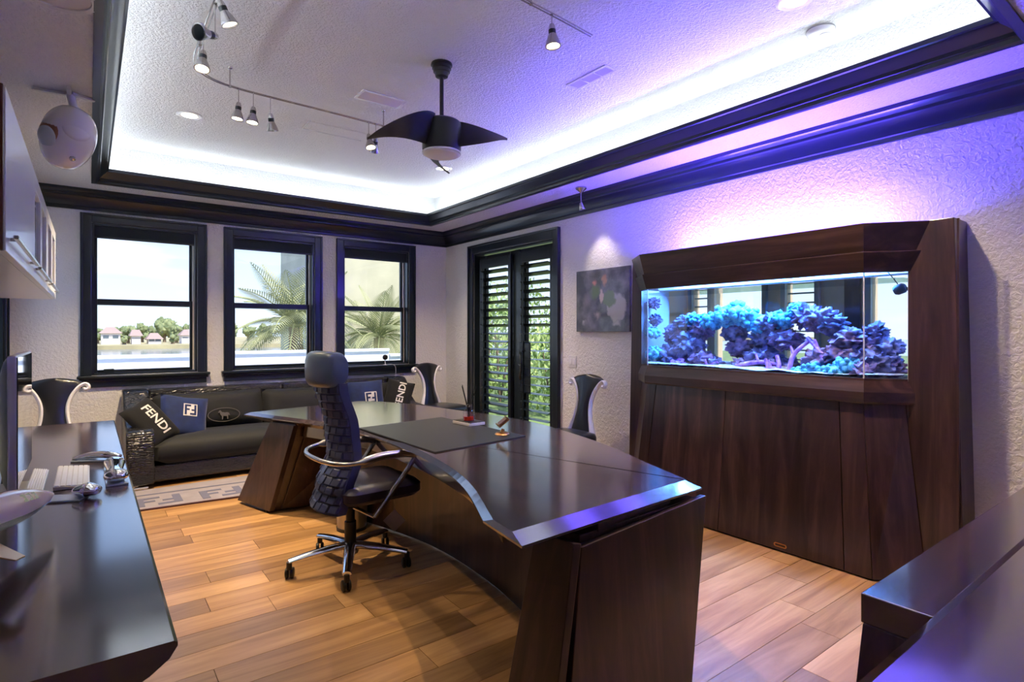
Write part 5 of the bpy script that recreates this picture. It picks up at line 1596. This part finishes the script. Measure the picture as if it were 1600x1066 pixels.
def keyboard(x0, x1, ya, yb, label):
    o = thing('keyboard', ((x0 + x1) / 2, (ya + yb) / 2, ZD), label, 'keyboard', 'white keyboards on the credenza')
    MB().hexa([(x0, ya, ZD + 0.001), (x1, ya, ZD + 0.001), (x1, yb, ZD + 0.001), (x0, yb, ZD + 0.001)], [(x0, ya, ZD + 0.018), (x1, ya, ZD + 0.007), (x1, yb, ZD + 0.007), (x0, yb, ZD + 0.018)]).build('case', 'aluminium', o, bev=0.002)
    mb = MB()
    nr, nc = 6, 17
    for r_ in range(nr):
        for c_ in range(nc):
            xa = x0 + 0.004 + (x1 - x0 - 0.008) * r_ / nr
            xb = x0 + 0.004 + (x1 - x0 - 0.008) * (r_ + 1) / nr - 0.002
            y_a = ya + 0.004 + (yb - ya - 0.008) * c_ / nc
            y_b = ya + 0.004 + (yb - ya - 0.008) * (c_ + 1) / nc - 0.002
            za = ZD + 0.018 - 0.011 * (xa - x0) / (x1 - x0)
            zb_ = ZD + 0.018 - 0.011 * (xb - x0) / (x1 - x0)
            mb.hexa([(xa, y_a, za - 0.001), (xb, y_a, zb_ - 0.001), (xb, y_b, zb_ - 0.001), (xa, y_b, za - 0.001)], [(xa + 0.001, y_a + 0.001, za + 0.004), (xb - 0.001, y_a + 0.001, zb_ + 0.004), (xb - 0.001, y_b - 0.001, zb_ + 0.004), (xa + 0.001, y_b - 0.001, za + 0.004)])
    tag(mb.build('keys', 'key_white', o), kind='stuff')
keyboard(-0.205, -0.085 - 0.065, 2.965, 3.405, 'white keyboard close against the foot of the computer screen')
keyboard(-0.118, 0.002, 2.955, 3.395, 'white keyboard lying beside the chrome palm rests')
def palm_rest(plate, bulbs, label):
    xs = [p[0] for p in plate]; ys = [p[1] for p in plate]
    o = thing('palm_rest', (sum(xs) / len(xs), sum(ys) / len(ys), ZD), label, 'palm rest')
    MB().prism(plate, ZD + 0.0005, ZD + 0.008).build('glass_plate', 'pad_blue', o, bev=0.002)
    for path_, rad in bulbs:
        MB().tube(catmull(path_, 5), rad_interp(rad, (len(path_) - 1) * 5 + 1), 14, flat=(0.62, 1.0)).build('chrome_pad', 'mirror_chrome', o, smooth=80)
def rad_interp(r, n):
    return [r[min(int(i / (n - 1) * (len(r) - 1)), len(r) - 2)] * (1 - ((i / (n - 1) * (len(r) - 1)) - min(int(i / (n - 1) * (len(r) - 1)), len(r) - 2))) + r[min(int(i / (n - 1) * (len(r) - 1)), len(r) - 2) + 1] * ((i / (n - 1) * (len(r) - 1)) - min(int(i / (n - 1) * (len(r) - 1)), len(r) - 2)) for i in range(n)]
za = ZD + 0.030
palm_rest([(-0.19, 2.79), (-0.03, 2.72), (0.0, 2.80), (-0.16, 2.885)], [([(-0.045, 2.795, za - 0.004), (-0.005, 2.775, za), (0.030, 2.755, za - 0.004)], [0.022, 0.044, 0.024])], 'chrome palm rest blob at the end of a pale blue glass strip')
palm_rest([(0.055, 2.90), (0.135, 2.90), (0.135, 3.40), (0.055, 3.40)], [([(0.095, 2.915, za), (0.095, 2.96, za + 0.004), (0.095, 3.10, za - 0.006), (0.095, 3.26, za + 0.002), (0.095, 3.36, za)], [0.020, 0.046, 0.026, 0.044, 0.020])], 'hourglass shaped mirror chrome palm rest near the credenza edge')
palm_rest([(-0.075, 3.55), (0.125, 3.44), (0.135, 3.50), (-0.06, 3.62)], [([(-0.065, 3.585, za - 0.016), (0.0, 3.56, za - 0.002), (0.075, 3.51, za), (0.125, 3.475, za - 0.010)], [0.012, 0.022, 0.030, 0.016])], 'low arched chrome palm rest on a strip behind the keyboards')
# model jet on a stand
o = thing('model_jet', (-0.24, 1.95, ZD), 'cream and brown model jet on a stand at the credenza edge', 'model plane')
A, Bv = P(84, 772, z=0.845), Vector((-0.255, 2.02, 0.905))
ax = (Bv - A).normalized()
tail = A + ax * 1.05
sidev = ax.cross(Vector((0, 0, 1))).normalized()
upv = sidev.cross(ax)
def fus(name, mat, lo, hi):
    rings = []
    for i in range(17):
        t = i / 16
        r = 0.054 * min(1.0, (math.sin(min(t / 0.34, 1) * math.pi / 2)) ** 0.75) * (1 if t < 0.6 else 1 - 0.8 * ((t - 0.6) / 0.4) ** 1.5)
        r = max(r, 0.002)
        c_ = A.lerp(tail, t) + upv * (0.03 * max(0, t - 0.6))
        rings.append([c_ + (sidev * math.cos(R(a)) + upv * math.sin(R(a))) * r for a in range(lo, hi + 1, 10)])
    return MB().loft(rings).build(name, mat, o, smooth=60)
fus('fuselage', 'plane_cream', -20, 200)
fus('belly', 'plane_belly', 200, 340)
for k, tt in enumerate((0.22, 0.255, 0.29, 0.46)):
    c_ = A.lerp(tail, tt)
    rr2_ = 0.0546 * min(1.0, (math.sin(min(tt / 0.34, 1) * math.pi / 2)) ** 0.75)
    for sgn in (-1, 1):
        vs = []
        for da, db in ((-0.012, 20), (0.012, 20), (0.016, 48), (-0.006, 48)):
            vs.append(c_ + ax * da + (sidev * sgn * math.cos(R(db)) + upv * math.sin(R(db))) * (rr2_ + 0.0006))
        MB().add(vs, [(0, 1, 2, 3)]).build('window_mark', 'dark_glass', o)
wroot = A.lerp(tail, 0.52) - upv * 0.03
tip = P(30, 873, z=0.845)
wv = tip - wroot
for sgn in (1, -1):
    w_ = wv if sgn == 1 else wv - 2 * sidev * wv.dot(sidev)
    MB().loft([[wroot - ax * 0.09, wroot + ax * 0.07, wroot + ax * 0.07 - upv * 0.008, wroot - ax * 0.09 - upv * 0.010], [wroot + w_ - ax * 0.03, wroot + w_ + ax * 0.015, wroot + w_ + ax * 0.015 - upv * 0.003, wroot + w_ - ax * 0.03 - upv * 0.004]]).build('wing', 'brass', o, bev=0.001)
MB().loft([[tail - ax * 0.16 + upv * 0.02 + sidev * 0.004, tail - ax * 0.02 + upv * 0.03 + sidev * 0.004, tail - ax * 0.02 + upv * 0.03 - sidev * 0.004, tail - ax * 0.16 + upv * 0.02 - sidev * 0.004], [tail - ax * 0.03 + upv * 0.18 + sidev * 0.002, tail + ax * 0.03 + upv * 0.18 + sidev * 0.002, tail + ax * 0.03 + upv * 0.18 - sidev * 0.002, tail - ax * 0.03 + upv * 0.18 - sidev * 0.002]]).build('tail_fin', 'plane_cream', o)
cm = A.lerp(tail, 0.5)
MB().tube([(cm.x, cm.y, ZD + 0.01), (cm.x, cm.y, cm.z - 0.04)], 0.007, 8).build('stand_post', 'brass', o, smooth=50)
MB().lathe([(0.001, 0), (0.06, 0), (0.058, 0.010), (0.001, 0.012)], (cm.x, cm.y, ZD), 24).build('stand_base', 'walnut_plain_y', o, smooth=40)

# ================================================================== OUTDOORS
plain('lawn', (0.16, 0.22, 0.07), 0.9, vary=0.3, vscale=2)
plain('lake_water', (0.16, 0.20, 0.26), 0.12, bump=0.15, bscale=2)
plain('shore_sand', (0.40, 0.33, 0.18), 0.9, vary=0.3, vscale=0.2)
plain('parapet_white', (0.72, 0.73, 0.77), 0.7)
plain('far_white', (0.78, 0.72, 0.70), 0.8)
plain('far_roof', (0.36, 0.25, 0.22), 0.8)
plain('far_glass', (0.12, 0.15, 0.18), 0.3)
plain('stucco_beige', (0.52, 0.47, 0.33), 0.9, vary=0.08, vscale=2)
plain('bark', (0.20, 0.14, 0.09), 0.9, bump=0.5, bscale=30)
def leafmat(name, a, b):
    m, n, bs = _new(name)
    oi = n.nodes.new('ShaderNodeTexCoord')
    z = n.nodes.new('ShaderNodeTexNoise'); z.inputs['Scale'].default_value = 1.4; z.inputs['Detail'].default_value = 6
    ra = n.nodes.new('ShaderNodeValToRGB')
    ra.color_ramp.elements[0].position, ra.color_ramp.elements[0].color = 0.35, (*a, 1)
    ra.color_ramp.elements[1].position, ra.color_ramp.elements[1].color = 0.65, (*b, 1)
    n.links.new(oi.outputs['Object'], z.inputs['Vector']); n.links.new(z.outputs[0], ra.inputs[0]); n.links.new(ra.outputs[0], bs.inputs['Base Color'])
    bs.inputs['Roughness'].default_value = 0.7
    bs.inputs['Transmission Weight'].default_value = 0.0
    return m
leafmat('tree_far', (0.11, 0.15, 0.06), (0.27, 0.29, 0.13))
leafmat('palm_leaf', (0.18, 0.20, 0.08), (0.40, 0.39, 0.19))
leafmat('garden_leaf', (0.20, 0.30, 0.07), (0.48, 0.56, 0.20))
def stru(mb, name, mat):
    return structure(mb, name, mat, origin=(0, 0, 0))
stru(MB().box(-60, 4.2, 7.0, 13.0, -0.4, -0.1), 'ground_terrace', 'parapet_white')
stru(MB().box(4.2, 40, -5, 30.0, -0.4, -0.06), 'ground_garden', 'lawn')
stru(MB().box(-160, 260, 13.0, 145, -1.8, -1.6), 'lake', 'lake_water')
stru(MB().box(-160, 260, 118, 300, -1.6, -0.9), 'shore', 'shore_sand')
# parapet at the end of the terrace, two lengths
for k, (x0, x1, zt_) in enumerate(((-3.0, 1.55, 1.075), (1.55, 4.4, 1.10), (4.4, 5.9, 1.0))):
    o = thing('parapet', ((x0 + x1) / 2, 9.6, -0.1), ('white terrace parapet in front of the open lake view', 'taller white terrace parapet at the left of the palms', 'white terrace parapet in front of the beige house')[k], 'parapet')
    MB().box(x0, x1 - 0.01, 9.60, 9.70, -0.1, zt_ - 0.05).build('wall_panel', 'parapet_white', o)
    MB().box(x0, x1 - 0.01, 9.56, 9.74, zt_ - 0.05, zt_).build('cap', 'parapet_white', o, bev=0.01)
# neighbouring house behind the palms
o = thing('neighbour_house', (7.4, 17, -0.1), 'plain beige stucco house behind the palm trees', 'house')
MB().box(5.2, 9.6, 15.5, 20, -0.1, 5.2).build('wall', 'stucco_beige', o)
MB().box(4.9, 9.9, 15.2, 20.3, 5.2, 5.45).build('roof', 'far_roof', o)
MB().box(8.2, 9.2, 15.44, 15.5, 1.0, 2.4).build('window', 'far_glass', o)
# palms
def frond(L_, droop, n=26):
    mb = MB()
    rp_ = []
    for i in range(n + 1):
        t = i / n
        rp_.append(Vector((L_ * t * (1 - 0.18 * droop * t), 0, L_ * (0.28 * t - droop * 0.62 * t * t))))
    mb.tube(rp_, [0.020 * (1 - 0.8 * i / n) + 0.003 for i in range(n + 1)], 4)
    for i in range(3, n + 1):
        t = i / n
        e = (rp_[i] - rp_[i - 1]).normalized()
        ll = L_ * 0.30 * math.sin(math.pi * min(0.12 + 0.88 * t, 1) ** 0.8) + 0.04
        for s_ in (-1, 1):
            d = (e * 0.65 + Vector((0, s_, 0)) * 0.75 + Vector((0, 0, 0.22 - 0.35 * droop))).normalized()
            w = 0.016
            base = rp_[i]
            mid = base + d * ll * 0.5 + Vector((0, 0, 0.02))
            tip_ = base + d * ll + Vector((0, 0, -0.10 * ll))
            mb.add([base - e * w * 0.4, base + e * w * 0.4, mid + e * w, mid - e * w, tip_], [(0, 1, 2, 3), (3, 2, 4)])
    return mb
FR = [frond(1.55, d_) for d_ in (0.25, 0.6, 1.0, 1.4)]
def palm(x, y, zc_, sc, label, seed):
    o = thing('palm_tree', (x, y, -0.1), label, 'palm tree', 'palm trees outside the windows')
    rg = random.Random(seed)
    mb = MB()
    rings = []
    for i in range(16):
        t = i / 15
        rr_ = 0.16 * (1 + 0.12 * (i % 2)) * (1 - 0.2 * t)
        rings.append([(x + rr_ * math.cos(q), y + rr_ * math.sin(q), -0.1 + (zc_ + 0.1) * t) for q in (2 * math.pi * j / 10 for j in range(10))])
    mb.loft(rings).build('trunk', 'bark', o, smooth=50)
    base = []
    for k in range(30):
        lvl = k / 29
        mbk = FR[min(3, int(lvl * 4))]
        m_ = mbk.build('frond', 'palm_leaf', o, world=False) if k < 0 else None
        me_key = min(3, int(lvl * 4))
        if me_key not in FM:
            t_ = FR[me_key].build('frond', 'palm_leaf', o, world=False)
            FM[me_key] = t_.data
        else:
            t_ = bpy.data.objects.new('frond', FM[me_key])
            COL.objects.link(t_)
            t_.parent = o
        t_.location = (0, 0, zc_ + 0.1)
        t_.scale = (sc, sc, sc)
        t_.rotation_euler = (rg.uniform(-0.2, 0.2), -R(55) * (1 - lvl) ** 1.2 + rg.uniform(-0.15, 0.15), k * 2.399 + rg.uniform(-0.2, 0.2))
    return o
FM = {}
c1, c2 = P(462, 512, y=12.2), P(592, 528, y=14.1)
palm(c1.x, 12.2, c1.z, 1.05, 'olive palm with drooping fronds seen through the middle window', 3)
palm(c2.x, 14.1, c2.z, 1.0, 'upright palm in front of the beige house', 8)
# far shore: trees and houses
def far_tree(u, vt, vb, wpx, yy, label, seed):
    tp_, bt = P(u, vt, y=yy), P(u, vb, y=yy)
    h = tp_.z - (-0.9)
    w = wpx / FPX * (yy * _c + tp_.x * _s) * 0.5
    o = thing('shore_tree', (bt.x, yy, -0.9), label, 'tree', 'trees across the lake')
    rg = random.Random(seed)
    MB().tube([(bt.x, yy, -0.9), (bt.x, yy, -0.9 + h * 0.5)], [0.35, 0.2], 6).build('trunk', 'bark', o)
    mb = MB()
    for k in range(9):
        c_ = Vector((bt.x + rg.uniform(-0.55, 0.55) * w, yy + rg.uniform(-1, 1), -0.9 + h * rg.uniform(0.35, 0.80)))
        mb.ico(c_, (w * rg.uniform(0.40, 0.6), w * 0.5, h * rg.uniform(0.16, 0.26)), 3, 0.5, 3.0, seed + k * 2.3)
    mb.build('crown', 'tree_far', o, smooth=80)
for k, a in enumerate([(152, 512, 540, 20, 140, 'shore tree behind the white house with the pale roof'), (180, 510, 538, 18, 150, 'shore tree above the pale roof of the white house'), (200, 508, 538, 22, 138, 'shore tree next to the small pink white house'), (222, 505, 538, 20, 150, 'tall shore tree behind the pink white house'), (239, 510, 538, 16, 138, 'shore tree behind the low boat house'), (257, 497, 538, 30, 150, 'tallest broad tree on the far lake shore'), (276, 508, 538, 18, 138, 'shore tree next to the tallest broad one'), (295, 506, 540, 18, 150, 'shore tree behind the white house at the end of the view'),
        (362, 504, 540, 22, 138, 'shore tree at the edge of the middle window'), (388, 508, 540, 22, 150, 'shore tree seen past the palm fronds'), (414, 506, 540, 22, 138, 'shore tree behind the drooping palm'), (194, 524, 540, 10, 126, 'low bush on the shore before the pink white house'), (270, 523, 540, 10, 126, 'low bush on the shore beside the boat house')]):
    far_tree(*a, seed=k * 7 + 1)
def far_house(u0, u1, vt, vb, yy, label):
    a, b = P(u0, vb, y=yy), P(u1, vt, y=yy)
    o = thing('shore_house', ((a.x + b.x) / 2, yy, -0.9), label, 'house')
    zt_ = b.z
    MB().box(a.x, b.x, yy, yy + 4, -0.9, zt_).build('wall', 'far_white', o)
    mid = (a.x + b.x) / 2
    MB().loft([[(a.x - 0.4, yy - 0.4, zt_), (b.x + 0.4, yy - 0.4, zt_), (b.x + 0.4, yy + 4.4, zt_), (a.x - 0.4, yy + 4.4, zt_)], [(mid - 0.6, yy + 1.6, zt_ + 1.2), (mid + 0.6, yy + 1.6, zt_ + 1.2), (mid + 0.6, yy + 2.4, zt_ + 1.2), (mid - 0.6, yy + 2.4, zt_ + 1.2)]]).build('roof', 'far_roof', o)
    n_ = max(2, int((b.x - a.x) / 2.0))
    for k in range(n_):
        x = a.x + (b.x - a.x) * (k + 0.5) / n_
        MB().box(x - 0.45, x + 0.45, yy - 0.05, yy, 0.2, min(1.5, zt_ - 0.4)).build('window', 'far_glass', o)
far_house(158, 188, 521, 536, 130, 'white house with pale roof at the left of the far shore')
far_house(206, 220, 525, 537, 130, 'small pink white house between far shore trees')
far_house(232, 252, 530, 540, 130, 'low white boat house beside the tallest shore tree')
far_house(284, 306, 524, 538, 130, 'white house at the right of the far shore view')
# garden outside the shuttered door
LEAFQ = []
def shrub(x, y, r, h, label, seed):
    o = thing('garden_shrub', (x, y, -0.06), label, 'shrub', 'garden shrubs beyond the shutters')
    rg = random.Random(seed)
    mb = MB()
    for k in range(900):
        a, b = rg.uniform(0, 6.283), rg.uniform(-1, 1)
        q = math.sqrt(1 - b * b)
        rr_ = rg.uniform(0.6, 1.0)
        c_ = Vector((x + r * rr_ * q * math.cos(a), y + r * rr_ * q * math.sin(a), -0.06 + h * 0.5 + h * 0.5 * rr_ * b))
        e = Euler((rg.uniform(0, 6), rg.uniform(0, 6), rg.uniform(0, 6))).to_matrix()
        s_ = rg.uniform(0.05, 0.10)
        mb.add([c_ + e @ Vector((-s_, 0, 0)), c_ + e @ Vector((0, -s_ * 0.45, 0.01)), c_ + e @ Vector((s_, 0, 0)), c_ + e @ Vector((0, s_ * 0.45, 0.01))], [(0, 1, 2, 3)])
    mb.build('foliage', 'garden_leaf', o)
    for k in range(4):
        MB().tube([(x, y, -0.06), (x + rg.uniform(-.4, .4) * r, y + rg.uniform(-.4, .4) * r, h * 0.6)], [0.03, 0.012], 5).build('stem', 'bark', o)
for k, (x, y, r, h, lb) in enumerate(((6.6, 7.6, 0.8, 1.7, 'sunlit garden shrub close outside the shuttered door'), (6.9, 9.6, 0.8, 2.3, 'sunlit garden shrub behind the one close to the door'), (7.9, 11.6, 1.0, 2.8, 'taller pale garden shrub in the middle of the bed'), (5.4, 8.6, 0.6, 1.2, 'lowest garden shrub near the terrace'), (8.9, 9.4, 0.9, 2.1, 'yellow green garden shrub away from the terrace'), (10.4, 13.4, 1.3, 3.2, 'tallest pale garden shrub at the back of the bed'))):
    shrub(x, y, r, h, lb, k + 60)
